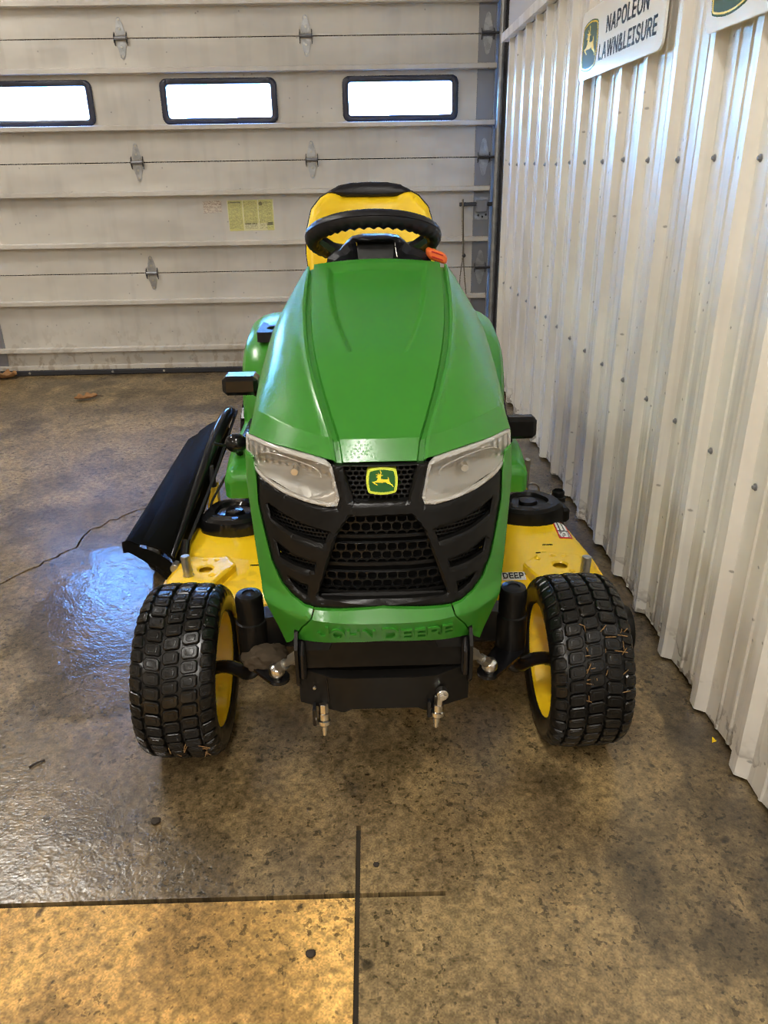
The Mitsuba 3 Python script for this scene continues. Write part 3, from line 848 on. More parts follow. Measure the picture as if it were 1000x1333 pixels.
for x, z in ((-.127, .262), (.09, .27), (-.03, .25)):
    put('rivet', cyl((A + x, 1.137, z), (A + x, 1.131, z), .003, 8), 'zinc', BU)


def hook_bolt(x, tilt, z=.21, high=False):
    h = thing(BU + '__hitch_pin', 'bright steel pin under the bumper')
    base = np.array([A + x, 1.128, z]); d = np.array([tilt, -.18, -1.0]); d /= np.linalg.norm(d)
    put_ = lambda m: out.append(m)
    out = []
    put_(lathe([[0, 0], [.0095, 0], [.0095, .012], [.0125, .014], [.0125, .021], [.008, .024], [.0055, .027], [.0055, .036], [.0045, .037], [.0045, .044], [.002, .047], [0, .047]], base, d, 16))
    out.append(cyl(base - d * .018, base, .0085, 6))
    if high:
        out.append(cyl(base + [.006, .004, .028], base + [.007, -.012, .028], .011, 12)); out.append(cyl(base + [.007, -.012, .028], base + [.007, -.018, .028], .007, 6))
    scene[h] = mikit.ply(cat(*out), 'chrome', 30)
    scene[key_for(BU + '__tab')] = mikit.ply(box(A + x - .020, A + x - .014, 1.120, 1.145, z - .024, z + .012, .001), 'black_gloss', 25)


hook_bolt(-.112, 0.0)
hook_bolt(.098, -.10, .222, True)

# front axle: beam, kingpin caps, spindles, steering arms and tie rod ends
AX = thing(TR + '__front_axle', 'black cast front axle')
put('beam', cat(hull([(A + x, y, z) for x, w, z0, z1 in ((-.26, .022, .235, .30), (-.1, .03, .25, .33), (.1, .03, .25, .33), (.26, .022, .235, .30)) for y in (1.33 - w, 1.33 + w) for z in (z0, z1)])), 'black_paint', AX, 25)
HUB_Z, WH_Y, WH_X = .175, 1.327, .402
for s in (1, -1):
    kx = A + s * .262
    put('kingpin_cap', lathe([[0, 0], [.031, 0], [.031, .012], [.0275, .014], [.0275, .064], [.0245, .072], [.013, .074], [.012, .071], [0, .071]], (kx, 1.31, .288), (0, 0, 1), 28), 'black_plastic', AX, 30)
    put('kingpin', cyl((kx, 1.31, .205), (kx, 1.31, .30), .031, 24), 'black_paint', AX)
    put('spindle', tube([(kx, 1.31, .22), (kx + s * .002, 1.305, .19), (kx + s * .02, 1.312, .172), (kx + s * .045, 1.322, .175), (kx + s * .09, WH_Y, HUB_Z)], [.017, .017, .016, .0145, .013], 14, sub=6), 'black_gloss', AX)
    put('steering_arm', hull([*(trimesh.creation.cylinder(.030, .007, sections=18).vertices + [kx, 1.30, .222]), *(trimesh.creation.cylinder(.021, .007, sections=18).vertices + [kx - s * .060, 1.215, .226])]), 'black_gloss', AX, 25)
    e0, e1 = np.array([kx - s * .058, 1.212, .248]), np.array([A + s * .148, 1.165, .318])
    t = put('tie_rod', tube([e0 + (e1 - e0) * k for k in (0, .35, .36, .6, .61, 1)], [.011, .0105, .0065, .0065, .0115, .0115], 10), 'zinc', AX)
    put('ball_joint', lathe([[0, 0], [.009, 0], [.009, .008], [.013, .009], [.0155, .014], [.0155, .022], [.013, .027], [.008, .030], [0, .031]], e0 - [0, 0, .018], (0, -.15, 1), 16), 'chrome', AX + '__tie_rod' + ('' if s > 0 else '_001'))
    put('nut', cyl(e1 + [0, 0, -.0], e1 + [s * -.014, -.004, 0], .012, 6), 'chrome', AX + '__tie_rod' + ('' if s > 0 else '_001'))
for s, g in ((-1, 1.0), (1, .75)):
    m = trimesh.creation.icosphere(4, 1.0); v = m.vertices * np.array([.048, .035, .026]) * g
    v = v * (1 + .7 * (meshkit.fbm(v * 70 + 3, 5)[:, None] - .5)) + [A + s * .232, 1.275, .232]
    if s < 0:
        put('mud_clump', trimesh.Trimesh(v, m.faces, process=False), 'mud', AX, True, label='dried mud clinging to the axle')

# chassis and engine block, mostly hidden behind the grille
put('chassis', cat(box(A - .13, A + .13, 1.20, 2.75, .24, .385, .01), box(A - .18, A + .18, 1.36, 1.92, .38, .60, .02), box(A - .20, A + .20, 1.93, 2.05, .38, .86, .02)), 'black_inside', TR, 25)


# wheels
def tire_mesh(R, W, rim, rows, count, lug, wide=.80):
    hw = W / 2
    prof = [(rim, -hw * .88), (rim + .006, -hw * .94), (rim + (R - rim) * .35, -hw * .985), (rim + (R - rim) * .62, -hw * .99), (R * .925, -hw * .93), (R * .972, -hw * .80), (R * .992, -hw * .5), (R, 0)]
    prof = prof + [(r, -x) for r, x in prof[-2::-1]]
    pr = np.array(prof); tt = np.linspace(0, len(pr) - 1, 61)
    pr = CubicSpline(np.arange(len(pr)), pr)(tt)
    n = 96; a = np.arange(n) * 2 * np.pi / n
    V = np.stack([np.broadcast_to(pr[:, 1], (n, 61)), pr[:, 0] * np.cos(a)[:, None], pr[:, 0] * np.sin(a)[:, None]], -1)
    V = np.concatenate([V, V[:1]], 0)
    car = sheet(V, .006)
    # lugs: rounded blocks following the crown
    rad = PchipInterpolator(pr[:31, 1] if pr[0, 1] < pr[30, 1] else pr[30::-1, 1], pr[:31, 0]) if False else None
    xs = np.concatenate([pr[15:46, 1]]); rs = pr[15:46, 0]; o = np.argsort(xs)
    crown = lambda x: np.interp(x, xs[o], rs[o])
    blocks = []
    for k, (x0, x1) in enumerate(rows):
        cnt = count
        for j in range(cnt):
            a0 = (j + (.5 if k % 2 else 0) + .10 * k) * 2 * np.pi / cnt
            dl = .458 * 2 * np.pi / cnt
            vs = []
            for layer, (ins, h) in enumerate(((0, -.002), (.0008, lug * .75), (.0024, lug))):
                xa, xb = x0 + ins, x1 - ins
                da = dl - ins / R
                cr = .0040
                skew = .35 * dl
                for (x, e, sgn) in ((xa + cr, -1, 0), (xb - cr, -1, 0), (xb, -1, 1), (xb, 1, 1), (xb - cr, 1, 0), (xa + cr, 1, 0), (xa, 1, 1), (xa, -1, 1)):
                    q = (x - (x0 + x1) / 2) / (x1 - x0)
                    an = a0 + e * (da - (cr / R if sgn else 0)) + skew * q * (1 if x0 + x1 > 0 else -1)
                    r = crown(x) + h
                    vs.append((x, r * math.cos(an), r * math.sin(an)))
            blocks.append(trimesh.convex.convex_hull(np.array(vs)) if False else oct_block(vs))
    # the raised pads on top of the lugs
    for b in blocks[:]:
        top = b.vertices[16:24]; c = top.mean(0); n = c * [0, 1, 1] / np.linalg.norm(c * [0, 1, 1])
        vs = [*(c + (top - c) * .66 - n * .0005), *(c + (top - c) * .62 + n * .0007), *(c + (top - c) * .55 + n * .0012)]
        blocks.append(oct_block(vs))
    return car, trimesh.util.concatenate(blocks)


def oct_block(vs):
    f = []
    for l in (0, 1):
        for j in range(8):
            a, b = l * 8 + j, l * 8 + (j + 1) % 8
            f += [[a, b, b + 8], [a, b + 8, a + 8]]
    for j in range(1, 7):
        f.append([16, 16 + j, 16 + j + 1])
    m = trimesh.Trimesh(np.array(vs), np.array(f), process=False)
    c = m.vertices.mean(0); n = np.cross(m.triangles[:, 1] - m.triangles[:, 0], m.triangles[:, 2] - m.triangles[:, 0])
    bad = ((m.triangles.mean(1) - c) * n).sum(1) < 0
    m.faces[bad] = m.faces[bad][:, ::-1]
    return m


FW = .160
rows = [(-.0785, -.0545), (-.0515, -.0195), (-.0165, .0150), (.0180, .0500), (.0530, .0785)]
car, lug = tire_mesh(.1700, FW, .118, rows, 40, .0075)
for s in (1, -1):
    w = thing(TR + '__front_wheel', None)
    place = T().translate([A + s * WH_X, WH_Y, HUB_Z]) @ T().rotate([0, 1, 0], -1.5 * s) @ T().rotate([1, 0, 0], 4.0 * s)
    if s < 0:
        place = place @ T().rotate([0, 0, 1], 180)
    put('tire', {**mikit.ply(cat(car, lug), 'rubber', 28), 'to_world': place}, None, w, label='worn black turf tire with block tread')
    rimp = [(0, .020), (.020, .020), (.030, .026), (.055, .030), (.085, .020), (.110, -.034), (.114, -.062), (.119, -.069), (.1235, -.0715), (.127, -.069), (.127, -.062), (.117, -.052), (.113, -.030), (.112, .055), (.121, .06), (.105, .06), (.09, .03), (0, .03)]
    put('rim', {**mikit.ply(lathe(rimp, (0, 0, 0), (1, 0, 0), 56), 'yellow_paint', 30), 'to_world': place}, None, w, label='yellow wheel rim')
    put('hub', {**mikit.ply(lathe([(0, -.062), (.012, -.062), (.014, -.050), (.028, -.046), (.028, -.030), (.020, -.024), (.020, .022), (0, .022)], (0, 0, 0), (1, 0, 0), 24), 'black_gloss', 30), 'to_world': place}, None, w, label='black hub')
# dry grass caught in the tread
gr = []
for s, cnt, xr, ar in ((1, 26, (-.02, .072), (.12, 1.0)), (-1, 9, (-.02, .06), (-.55, -.25))):
    for k in range(cnt):
        x = rng.choice([-.0175, .0162, .0512]) if rng.random() < .65 else rng.uniform(*xr)
        a = rng.uniform(*ar) if s > 0 else rng.uniform(-.62, -.38)
        r = .1745; y, z = WH_Y - r * math.cos(a), HUB_Z + r * math.sin(a)
        L_ = rng.uniform(.008, .026); th = rng.uniform(-.5, .5) + (0 if rng.random() < .4 else 1.5)
        d = np.array([math.cos(th), -.15 * math.sin(th) * math.sin(a) - .25 * rng.random(), math.sin(th)]) * L_ / 2
        c = np.array([A + s * WH_X + x, y - .001, z])
        gr.append(tube([c - d, c + [0, -.001, .001], c + d], .0008, 5))
put('grass_bits', cat(*gr), 'straw', TR, True, kind='stuff', label='dry grass bits caught in the tire tread')

rows_r = [(-.10, -.055), (-.05, -.004), (.004, .05), (.055, .10)]
car, lug = tire_mesh(.226, .215, .12, rows_r, 26, .010)
for s in (1, -1):
    w = thing(TR + '__rear_wheel', None)
    place = T().translate([A + s * .325, 2.49, .235])
    if s < 0:
        place = place @ T().rotate([0, 0, 1], 180)
    put('tire', {**mikit.ply(cat(car, lug), 'rubber', 28), 'to_world': place}, None, w, label='black rear tire')
    put('rim', {**mikit.ply(lathe([(0, .05), (.06, .05), (.1, .03), (.118, .09), (.128, .095), (.126, .088), (.116, .02), (.116, -.09), (.126, -.095), (.118, -.095), (.1, -.03), (0, -.03)], (0, 0, 0), (1, 0, 0), 48), 'yellow_paint', 30), 'to_world': place}, None, w, label='yellow wheel rim')

# mower deck
DK = thing(TR + '__mower_deck', 'yellow stamped steel mower deck between the wheels')
DECK = poly([(-.535, 1.66), (-.50, 1.60), (-.40, 1.585), (-.22, 1.60), (0, 1.56), (.22, 1.60), (.42, 1.54), (.545, 1.55), (.575, 1.60), (.588, 1.70), (.585, 1.80), (.565, 1.92), (.53, 2.02), (.45, 2.14), (.33, 2.18), (.2, 2.24), (-.2, 2.24), (-.38, 2.17), (-.50, 2.08), (-.53, 1.95)], .02)


def deck_map(u, w, c):
    d = shapely.distance(DECK.boundary, shapely.points(u, w))
    drop = .038 * np.clip(1 - d / .045, 0, 1) ** 2
    # shallow pressed troughs between the spindles and a raised shelf at each front corner
    dome = .020 * np.exp(-(((np.abs(u) - .42) / .16) ** 2 + ((w - 1.96) / .16) ** 2)) - .012 * np.exp(-((w - 1.60) / .05) ** 2)
    z = .195 + dome - drop
    return np.stack([u, w, np.where(c > .02, z, np.where(d < .004, .105, z - .004))], 1)


BRACKETS = {1: poly([(.395, 1.605), (.52, 1.600), (.528, 1.72), (.43, 1.735), (.375, 1.675)], .008),
            -1: poly([(-.50, 1.625), (-.385, 1.615), (-.345, 1.71), (-.37, 1.755), (-.485, 1.755)], .008)}
HOLES = {k: sg.Point(g.centroid.x + .009, g.centroid.y).buffer(.0165) for k, g in BRACKETS.items()}
put('deck_shell', shell(DECK.difference(HOLES[1].buffer(.004)).difference(HOLES[-1].buffer(.004)), deck_map, .03, .012), 'yellow_paint', DK, 30)
sk = DECK.difference(DECK.buffer(-.004))
put('skirt', move(prism(sk, .075), z=.088), 'yellow_paint', DK, 30)
for s in (1, -1):
    g, hole = BRACKETS[s], HOLES[s]
    c0 = g.centroid
    small = shapely.union_all([sg.Point(c0.x + a, c0.y + b).buffer(.0032) for a, b in ((-.04, .035), (0, .045), (.03, .045), (.03, -.035))])
    rim_ = g.difference(g.buffer(-.004))
    put('corner_bracket', cat(shell(g.difference(hole).difference(small), lambda u, w, c: np.stack([u, w, .211 + c], 1), .005, .006, .004),
                              shell(rim_, lambda u, w, c: np.stack([u, w, .158 + c], 1), .054, .02)), 'yellow_paint', DK, 30, label='raised yellow corner bracket with holes')
    px_, py_ = (.508, 1.60) if s > 0 else (-.452, 1.655)
    put('height_pin', cat(cyl((px_, py_, .20), (px_ + .004 * s, py_ + .004, .268), .0115, 18)), 'zinc', DK, label='grey steel height pin')
    put('pin_base', cyl((px_, py_, .205), (px_, py_, .216), .016, 16), 'black_paint', DK)
    # spindle cover with rounded stepped top
    m = []
    cx, cy = (.445, 1.985) if s > 0 else (-.385, 1.965)
    ring = lambda r, z, e=1.0: [(cx + r * math.cos(a) * (1 + .10 * math.cos(3 * a + .6)), cy + r * e * math.sin(a) * (1 + .06 * math.cos(2 * a)), z) for a in np.linspace(0, 2 * np.pi, 28, endpoint=False)]
    S = np.array([ring(.094, .185), ring(.093, .226), ring(.088, .244), ring(.080, .250), ring(.055, .252), ring(.050, .243), ring(.026, .240), ring(.022, .250), ring(.002, .251)])
    S = np.concatenate([S, S[:, :1]], 1)
    cv = put('spindle_cover', sheet(S, .003), 'black_gloss' if s < 0 else 'black_plastic', DK, 30, label='black spindle cover')
    for a in (-2.3, -1.4, -.5, .9, 2.2):
        put('boss', cyl((cx + .066 * math.cos(a), cy + .062 * math.sin(a), .246), (cx + .066 * math.cos(a), cy + .062 * math.sin(a), .255), .010, 10), 'black_paint', cv)
    put('ear', box(cx + s * .075, cx + s * .118, cy - .03, cy + .025, .19, .235, .008), 'black_plastic', cv, 25)
put('hose_port', lathe([(0, 0), (.018, 0), (.018, .03), (.022, .032), (.022, .050), (.018, .052), (.018, .066), (.014, .070), (.012, .060), (0, .060)], (.548, 2.045, .185), (0, 0, 1), 22), 'black_plastic', DK, 30, label='black round hose port')


def decal_color(p, n, uv):
    lx = (p.x - .505) / .036
    ly = (p.y - 1.832) / .102
    edge = dr.select((lx < .10) | (lx > .90) | (ly < .06) | (ly > .94), 1.0, 0.0)
    low = dr.select(ly < .36, 1.0, 0.0)
    bars = dr.select((dr.abs(lx * 3.2 - dr.floor(lx * 3.2) - .5) < .32) & (ly > .42) & (ly < .86), 1.0, 0.0)
    marks = smoothstep(.5, .55, noise(p.x * 300, p.y * 160, 1.0)) * low
    c = mix((.09, .085, .08), (.78, .76, .72), dr.clip(low + bars, 0, 1))
    c = mix(c, (.1, .08, .08), marks * .8)
    return mix(c, (.62, .03, .035), edge)


bsdf('decal', base_color=proc(decal_color), roughness=0.3)
deck_z = lambda x, y: float(deck_map(np.array([x]), np.array([y]), np.array([.03]))[0, 2])


def decal_patch(x0, x1, y0, y1, up=.0012, shear=0.0, n=6):
    P = np.array([[(x + shear * (y - y0), y, deck_z(x + shear * (y - y0), y) + up) for y in np.linspace(y0, y1, n)] for x in np.linspace(x0, x1, n)])
    return sheet(P[::-1], .0008)


put('warning_decal', decal_patch(.505, .541, 1.832, 1.934), 'decal', DK, False, label='red bordered warning decal on the deck')
m = meshkit.text_mesh('DEEP', 1.0, .05, True); v = np.array(m.vertices); lo, hi = v.min(0), v.max(0); u = (v - lo) / (hi - lo)
for g, nm, c in ((.16, 'white_print', .0022), (0, 'black_print', .0034)):
    x_, y_ = .322 + .052 * (u[:, 0]), 1.640 + .022 * u[:, 1]
    z_ = np.array([deck_z(a, b) for a, b in zip(x_, y_)]) + u[:, 2] * .001 + c
    if g:
        put('lettering_plate', decal_patch(.318, .378, 1.636, 1.666, .0018), 'white_print', DK, False)
    else:
        put('lettering', trimesh.Trimesh(np.stack([x_, y_, z_], 1), m.faces, process=False), 'black_print', DK, False, label='black lettering DEEP on a white plate')
put('swoosh', (decal_patch(.378, .410, 1.656, 1.661, .0016)), 'black_print', DK, False)
for x, y in ((.465, 1.80), (-.30, 1.735), (.44, 1.76)):
    put('slot', box(x - .014, x + .014, y - .0025, y + .0025, deck_z(x, y) - .004, deck_z(x, y) + .0012, .001), 'black_inside', DK, False)
# gauge wheels and lift links
for x, y in ((.612, 1.60), (-.655, 2.10)):
    put('gauge_wheel', lathe([(0, -.02), (.045, -.022), (.058, -.020), (.062, -.012), (.062, .012), (.058, .020), (.045, .022), (0, .02)], (x, y, .0625), (1, 0, 0), 30), 'black_paint', DK, 30, label='black gauge wheel')
    put('gauge_bracket', hull([(x + (-.03 if x > 0 else .03), y + a, z) for a, z in ((-.02, .05), (.02, .05), (.03, .15), (-.03, .15))] + [(x + (-.036 if x > 0 else .036), y + a, z) for a, z in ((-.02, .05), (.02, .05), (.03, .15), (-.03, .15))]), 'black_paint', DK, 25)
put('lift_bracket', hull([(x, y, z) for x, y in ((-.475, 2.09), (-.455, 2.09), (-.475, 2.13), (-.455, 2.13)) for z in (.17, .27)] + [(-.485, 2.05, .18), (-.445, 2.05, .18)]), 'yellow_paint', DK, 25)
put('lift_pin', cyl((-.465, 2.10, .26), (-.468, 2.10, .335), .010, 14), 'dark_steel', DK)
put('lift_bracket', hull([(x, y, z) for x, y in ((.425, 2.12), (.475, 2.10), (.425, 2.16), (.475, 2.16)) for z in (.17, .225)]), 'yellow_paint', DK, 25)
put('lift_pin', cyl((.485, 2.20, .17), (.485, 2.20, .295), .010, 14), 'zinc', DK)
put('lift_ring', tube([(.487 + .022 * math.cos(a), 2.12, .225 + .022 * math.sin(a)) for a in np.linspace(0, 2 * np.pi, 24, endpoint=False)], .003, 8, True), 'zinc', DK)
put('cable', tube([(-.40, 2.02, .255), (-.44, 2.0, .25), (-.455, 1.99, .255), (-.43, 2.02, .30), (-.38, 2.06, .37), (-.34, 2.12, .43)], .0035, 8, sub=6), 'black_paint', DK)

# discharge chute on the deck's left
CU = thing(DK + '__discharge_chute', 'black plastic discharge chute') if False else thing(TR + '__discharge_chute', 'glossy black discharge chute leaning out over the deck edge')
hinge0, hinge1 = np.array([-.512, 1.745, .195]), np.array([-.452, 2.46, .402])
edge0, edge1 = np.array([-.603, 1.672, .300]), np.array([-.606, 2.40, .300])
cs = CubicSpline([0, .35, .7, .9, 1.0], [hinge0 + [0, 0, .025], hinge0 * .65 + hinge1 * .35 + [0, 0, .035], hinge0 * .3 + hinge1 * .7 + [0, 0, .036], hinge0 * .1 + hinge1 * .9 + [0, 0, .02], hinge1])
rows_ = []
for k in np.linspace(0, 1, 16):
    e = edge0 + (edge1 - edge0) * k
    h = cs(k * .86)
    dirn = h - e
    up = np.array([0.0, 0, 1.0])
    prof = []
    for q, lift in ((-.04, -.012), (0, 0), (.06, .010), (.16, .011), (.34, .008), (.37, .014), (.62, .015), (.85, .010), (1.0, .0), (1.05, -.02), (1.10, -.075)):
        prof.append(e + dirn * q + up * lift)
    rows_.append(prof)
put('deflector', sheet(np.array(rows_)[:, ::-1], .004), 'matte_plastic', CU, 30)
fl = []
for k, (dz, dy) in enumerate(((0, 0), (-.035, -.012), (-.085, .005))):
    r = []
    for q, lift in ((-.04, 0), (.06, .010), (.18, .011), (.34, .010), (.62, .015), (.9, .010), (1.0, .004)):
        taper = {0: 1.0, 1: .55 + .45 * min(1, q + .3), 2: min(1, max(0.15, q + .15))}[k]
        b = edge0 + (hinge0 - edge0) * q + np.array([0, 0, lift])
        r.append(b + np.array([.004 * k, dy, dz * taper]))
    fl.append(r)
put('front_flap', sheet(np.array(fl)[:, ::-1], .003), 'matte_plastic', CU, 30)
put('spine', tube(cs(np.linspace(0, 1, 30)), np.interp(np.linspace(0, 1, 30), [0, .5, .8, .95, 1], [.008, .016, .021, .019, .006]), 20), 'black_gloss', CU, True)
put('hinge_rod', tube([hinge0 + [.012, -.01, -.005], hinge0 * .5 + hinge1 * .5 + [.026, 0, .01], hinge1 + [.012, 0, -.01]], .0045, 8), 'dark_steel', CU)
put('hinge_bolt', cyl(hinge0 + [.006, -.018, .0], hinge0 + [.006, .01, .0], .012, 10), 'zinc', CU)
put('spring', lathe([(0.006, 0), (.012, 0), (.012, .06), (.006, .06)], (-.478, 1.72, .215), (.05, .4, .5), 12), 'black_gloss', CU)

# footrests, pedals
FT = thing(TR + '__foot_platform', 'green foot platform') if False else None
for s in (1, -1):
    fp = put('footrest', shell(poly([(.235, 1.89), (.395, 1.89), (.408, 1.91), (.408, 2.30), (.235, 2.30)], .015) if s > 0 else poly(mir([(.235, 1.89), (.395, 1.89), (.408, 1.91), (.408, 2.30), (.235, 2.30)]), .015),
             lambda u, w, c: np.stack([A + u, w, .318 + c + .03 * sstep(1.90, 2.02, w)], 1), .075, .012, .030), 'green_plain', TR, 30)
    put('mat', box(A + s * .315 - .065, A + s * .315 + .065, 2.00, 2.28, .415, .432, .004), 'black_vinyl', fp, 25)
put('brake_pedal', box(A + .345, A + .430, 1.93, 1.975, .452, .512, .010), 'black_plastic', TR, 25, label='black brake pedal pad')
put('pedal_arm', tube([(A + .37, 1.96, .48), (A + .32, 2.0, .45), (A + .24, 2.03, .40)], .010, 8), 'black_paint', TR + '__brake_pedal')
put('drive_pedal', box(A - .392, A - .300, 1.92, 1.99, .590, .640, .011), 'black_gloss', TR, 25, label='black forward pedal pad')
put('pedal_arm', tube([(A - .33, 1.97, .60), (A - .28, 2.0, .55), (A - .22, 2.03, .50)], .010, 8), 'black_paint', TR + '__drive_pedal')
m = trimesh.creation.icosphere(3, 1.0); m.vertices *= [.030, .024, .026]; m.vertices += [A - .375, 1.955, .452]
put('reverse_pedal', m, 'black_gloss', TR, True, label='black rounded reverse pedal')
put('pedal_arm', tube([(A - .375, 1.955, .44), (A - .37, 1.99, .40), (A - .35, 2.05, .36)], .010, 8), 'black_paint', TR + '__reverse_pedal')
put('pedal_tail', tube([(A - .375, 1.955, .447), (A - .41, 1.94, .452), (A - .43, 1.93, .46)], .004, 6), 'black_paint', TR + '__reverse_pedal')

# rear fenders, with a cup holder on the left one
fpth = CubicSpline([0, .2, .4, .6, .8, 1.0], [(2.225, .36), (2.245, .50), (2.31, .612), (2.45, .668), (2.65, .672), (2.86, .60)])
FE = []
for s in (1, -1):
    rows_ = []
    for k in np.linspace(0, 1, 30):
        y, z = fpth(k); dy, dz = fpth(k, 1); nrm = np.array([-dz, dy]) / np.hypot(dy, dz)
        r = []
        for x, dn in ((.20, .004), (.25, .004), (.30, .002), (.335, -.006), (.358, -.022), (.370, -.048), (.372, -.075)):
            r.append((A + s * (x + .028), y + nrm[0] * dn, z + nrm[1] * dn))
        rows_.append(r)
    G = np.array(rows_)
    FE.append(put('fender', sheet(G if s > 0 else G[:, ::-1], .004), 'green_plain', TR, 30, label='green rear fender'))
cup = FE[1]
m = sg.box(-.045, -.13, .045, .13).buffer(.012).difference(sg.Point(0, -.075).buffer(.033)).difference(rrect(-.036, .036, -.025, .12, .012))
put('cup_tray', rot(move(prism(m, .03), A - .292, 2.46, 0), 0, [1, 0, 0]).apply_transform(trimesh.transformations.translation_matrix([0, 0, .646])), 'black_vinyl', cup, False, label='black tray with cup holder')
put('cup_well', move(prism(sg.box(-.043, -.128, .043, .128), .01), A - .292, 2.46, .644), 'black_inside', cup, False)
put('seat_deck', box(A - .30, A + .30, 2.42, 2.90, .52, .66, .03), 'green_plain', TR, 25)

# seat
SE = thing(TR + '__seat', 'yellow seat with black edging')
SA = .0185


def seat_outline(k=1.0):
    h = [(0, 1.0), (.08, .995), (.12, .965), (.16, .90), (.19, .80), (.207, .62), (.211, .42), (.205, .22), (.19, .08), (.15, 0.0), (0, -.02)]
    p = [(a, b * .34) for a, b in h]
    q = p + [(-a, b) for a, b in p[-2:0:-1]]
    return poly(q, .02)


def seat_map(off):
    def fn(u, w, c):
        bulge = .035 * (1 - np.clip(np.abs(u) / .21, 0, 1) ** 2.5) * np.clip(w / .10 + .3, 0, 1)
        wing = .060 * (np.abs(u) / .2) ** 2.2
        return np.stack([SA + u, 2.62 + .30 * w - c * 1.0 + .0 - bulge * .4 - wing + off, .735 + w * .995], 1)
    return fn


o = seat_outline()
put('shell', shell(o.buffer(.000), seat_map(.02), .035, .015, .012), 'black_vinyl', SE, 30, label='black seat shell')
yel = o.buffer(-.0035).difference(poly([(-.30, .50), (.30, .50), (.30, .305), (.10, .304), (0, .304), (-.10, .304), (-.30, .305)], 0).intersection(poly([(-.106, .60), (.106, .60), (.115, .33), (.085, .307), (0, .305), (-.085, .307), (-.115, .33)])))
put('cushion_back', shell(yel, seat_map(-.012), .030, .012, .026), 'yellow_vinyl', SE, 40, label='yellow backrest')
top = poly([(-.135, .318), (-.10, .306), (-.075, .303), (0, .302), (.075, .303), (.10, .306), (.135, .318), (.10, .338), (.06, .345), (0, .347), (-.06, .345), (-.10, .338)])
put('head_pad', shell(top, seat_map(-.010), .034, .012, .018), 'black_vinyl', SE, 40, label='black top pad of the backrest')
put('cushion_base', shell(rrect(-.205, .205, 0, .40, .06), lambda u, w, c: np.stack([SA + u, 2.24 + w, .665 + c - .03 * (w < .06) * 0], 1), .085, .02, .035), 'yellow_vinyl', SE, 35)

# dashboard, steering wheel
prof = [(-.130, .880), (-.122, .914), (-.104, .928), (-.088, .9345), (-.072, .951), (-.058, .962), (-.03, .967), (.03, .967), (.060, .962), (.074, .951), (.092, .9345), (.112, .928), (.135, .916), (.152, .880)]
cow = poly(prof, .003)
DB = put('dashboard', shell(cow.difference(poly([(-.044, .900), (-.050, .9525), (.050, .9525), (.044, .900)], .002)), lambda u, w, c: np.stack([A + .010 + u, 2.09 - c + .2 * (.967 - w), w], 1), .10, .02, .02), 'black_vinyl', TR, 30, label='black dashboard cowl')
put('column_cover', hull([(A + .010 + x, y, z) for x, y, z in ((-.048, 2.035, .9535), (.048, 2.035, .9535), (-.042, 2.012, .89), (.042, 2.012, .89), (-.048, 2.10, .954), (.048, 2.10, .954), (-.042, 2.10, .89), (.042, 2.10, .89))]), 'black_plastic', DB, 20)
put('added_glint', hull([(A + .01 + x, y, z) for x, y, z in ((.0475, 2.020, .950), (.056, 2.020, .952), (.052, 2.003, .918), (.060, 2.003, .915), (.050, 2.03, .93))]), 'zinc', DB, 20)  # bright sliver added to stand in for a glint beside the column cover
SW = thing(TR + '__steering_wheel', 'black three-spoke steering wheel')
c0 = np.array([A + .006, 2.150, .951]); tilt = math.radians(21)
ex, ey, ez = np.array([1, 0, 0]), np.array([0, math.cos(tilt), -math.sin(tilt)]), np.array([0, math.sin(tilt), math.cos(tilt)])
RW = .159
aa = np.linspace(0, 2 * np.pi, 120, endpoint=False)
rp_, tt = [], np.linspace(0, 2 * np.pi, 14, endpoint=False)
V = np.array([[c0 + (RW + .0185 * math.cos(t)) * (math.cos(a) * ex + math.sin(a) * ey) + (.0185 + (.0035 * math.cos(a * 40) if math.sin(t) < -.3 else 0)) * math.sin(t) * ez for t in tt] for a in aa])
V = np.concatenate([V, V[:1]], 0); V = np.concatenate([V, V[:, :1]], 1)
put('rim', sheet(V[:, ::-1], .004), 'black_vinyl', SW, 60)
for a in (math.radians(-14), math.radians(194), math.radians(90)):
    d = math.cos(a) * ex + math.sin(a) * ey; n = np.cross(ez, d)
    p = []
    for r, w, dn in ((.02, .034, -.072), (.08, .026, -.050), (RW - .008, .018, -.004)):
        for sgn in (-1, 1):
            for h in (-.008, .006):
                p.append(c0 + d * r + n * w * sgn + ez * (dn + h))
    q = np.array(p)
    put('spoke', cat(hull(q[:8]), hull(q[4:])), 'black_vinyl', SW, 25)
put('hub', lathe([(0, -.10), (.035, -.10), (.045, -.075), (.046, -.05), (.04, -.04), (0, -.036)], c0, ez, 28), 'black_vinyl', SW, 30)
put('control_knob', shell(rrect(-.026, .026, -.013, .013, .011), lambda u, w, c: np.stack([A + .163 + u, 2.03 - c, .917 + w - u * .35], 1), .04, .006, .008), 'orange_plastic', TR, 30, label='orange control knob')
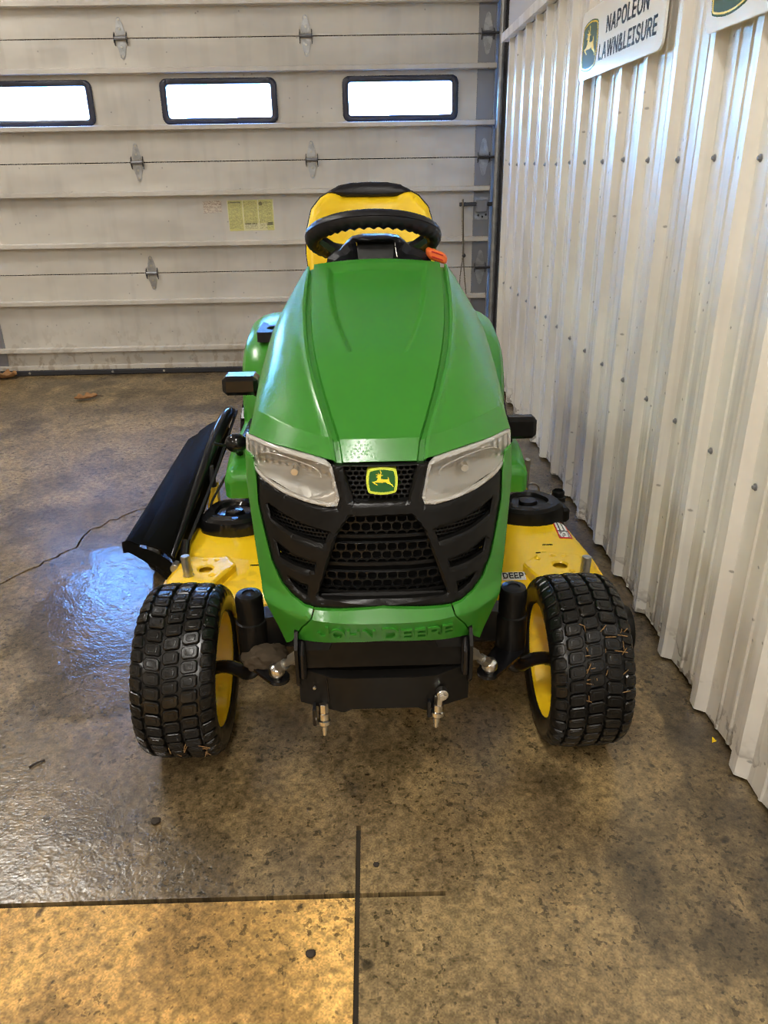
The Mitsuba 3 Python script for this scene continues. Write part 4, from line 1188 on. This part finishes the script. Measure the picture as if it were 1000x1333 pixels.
for k in (-.008, .004):
    put('grip_line', tube([(A + .163 + u, 1.9885, .917 + k - u * .35 + .004) for u in (-.014, 0, .014)], .0014, 6), 'red_print', TR + '__control_knob')

# ---------------------------------------------------------------- things lying on the floor


def leaf(x, y, sx, sy, rz, curl, label):
    n = 15
    u, v = np.meshgrid(np.linspace(-1, 1, n), np.linspace(-1, 1, 9), indexing='ij')
    wd = (1 - u * u) ** .6 * (.75 + .30 * np.sin(u * 9)) + .03
    px_, py_ = u * sx, v * wd * sy
    z = .004 + curl * (v * v * wd + .5 * np.abs(u) ** 2) + .012 * meshkit.noise(np.stack([u * 3, v * 3, 0 * u], -1), 3)
    c, s = math.cos(rz), math.sin(rz)
    P = np.stack([x + c * px_ - s * py_, y + s * px_ + c * py_, z], -1)
    t = thing('dry_leaf', label, 'leaf')
    put('blade', sheet(P, .0008), 'leaf_brown', t, 40)
    put('stalk', tube([(x + c * sx * k, y + s * sx * k, .006 + h) for k, h in ((.9, curl * .4), (1.25, .004), (1.5, 0))], .0018, 6), 'twig', t)


leaf(-2.19, 4.555, .085, .06, .1, .035, 'crumpled brown leaf lying against the foot of the overhead door at the left')
leaf(-1.53, 4.06, .060, .045, .5, .016, 'flat brown leaf alone on the floor in front of the overhead door')
t = thing('twig', 'thin dark twig on the floor left of the front tire', 'twig')
put('stick', tube([(-.72, 1.238, .003), (-.708, 1.249, .004), (-.695, 1.258, .003)], .0022, 6), 'twig', t)
for x, y, r, lab in ((-.111, .806, .0085, 'small dark clod of dirt on the light slab'), (-.421, 1.084, .010, 'small dark clod of dirt in front of the left tire'), (-.006, .97, .006, 'tiny dark clod of dirt beside the sawn joint')):
    m = trimesh.creation.icosphere(2, 1.0); v = m.vertices * [r, r * .8, r * .45]; v *= 1 + .5 * (meshkit.fbm(v * 200, 3)[:, None] - .5)
    put('dirt_clod', trimesh.Trimesh(v + [x, y, r * .35], m.faces, process=False), 'twig', None, True, lab, 'dirt')
put('paper_scrap', hull([(.709, 1.254, .001), (.721, 1.258, .001), (.716, 1.270, .004), (.709, 1.254, .0015), (.716, 1.27, .0025)]), 'yellow_vinyl', None, False, 'small yellow scrap on the floor by the ribbed wall', 'scrap')
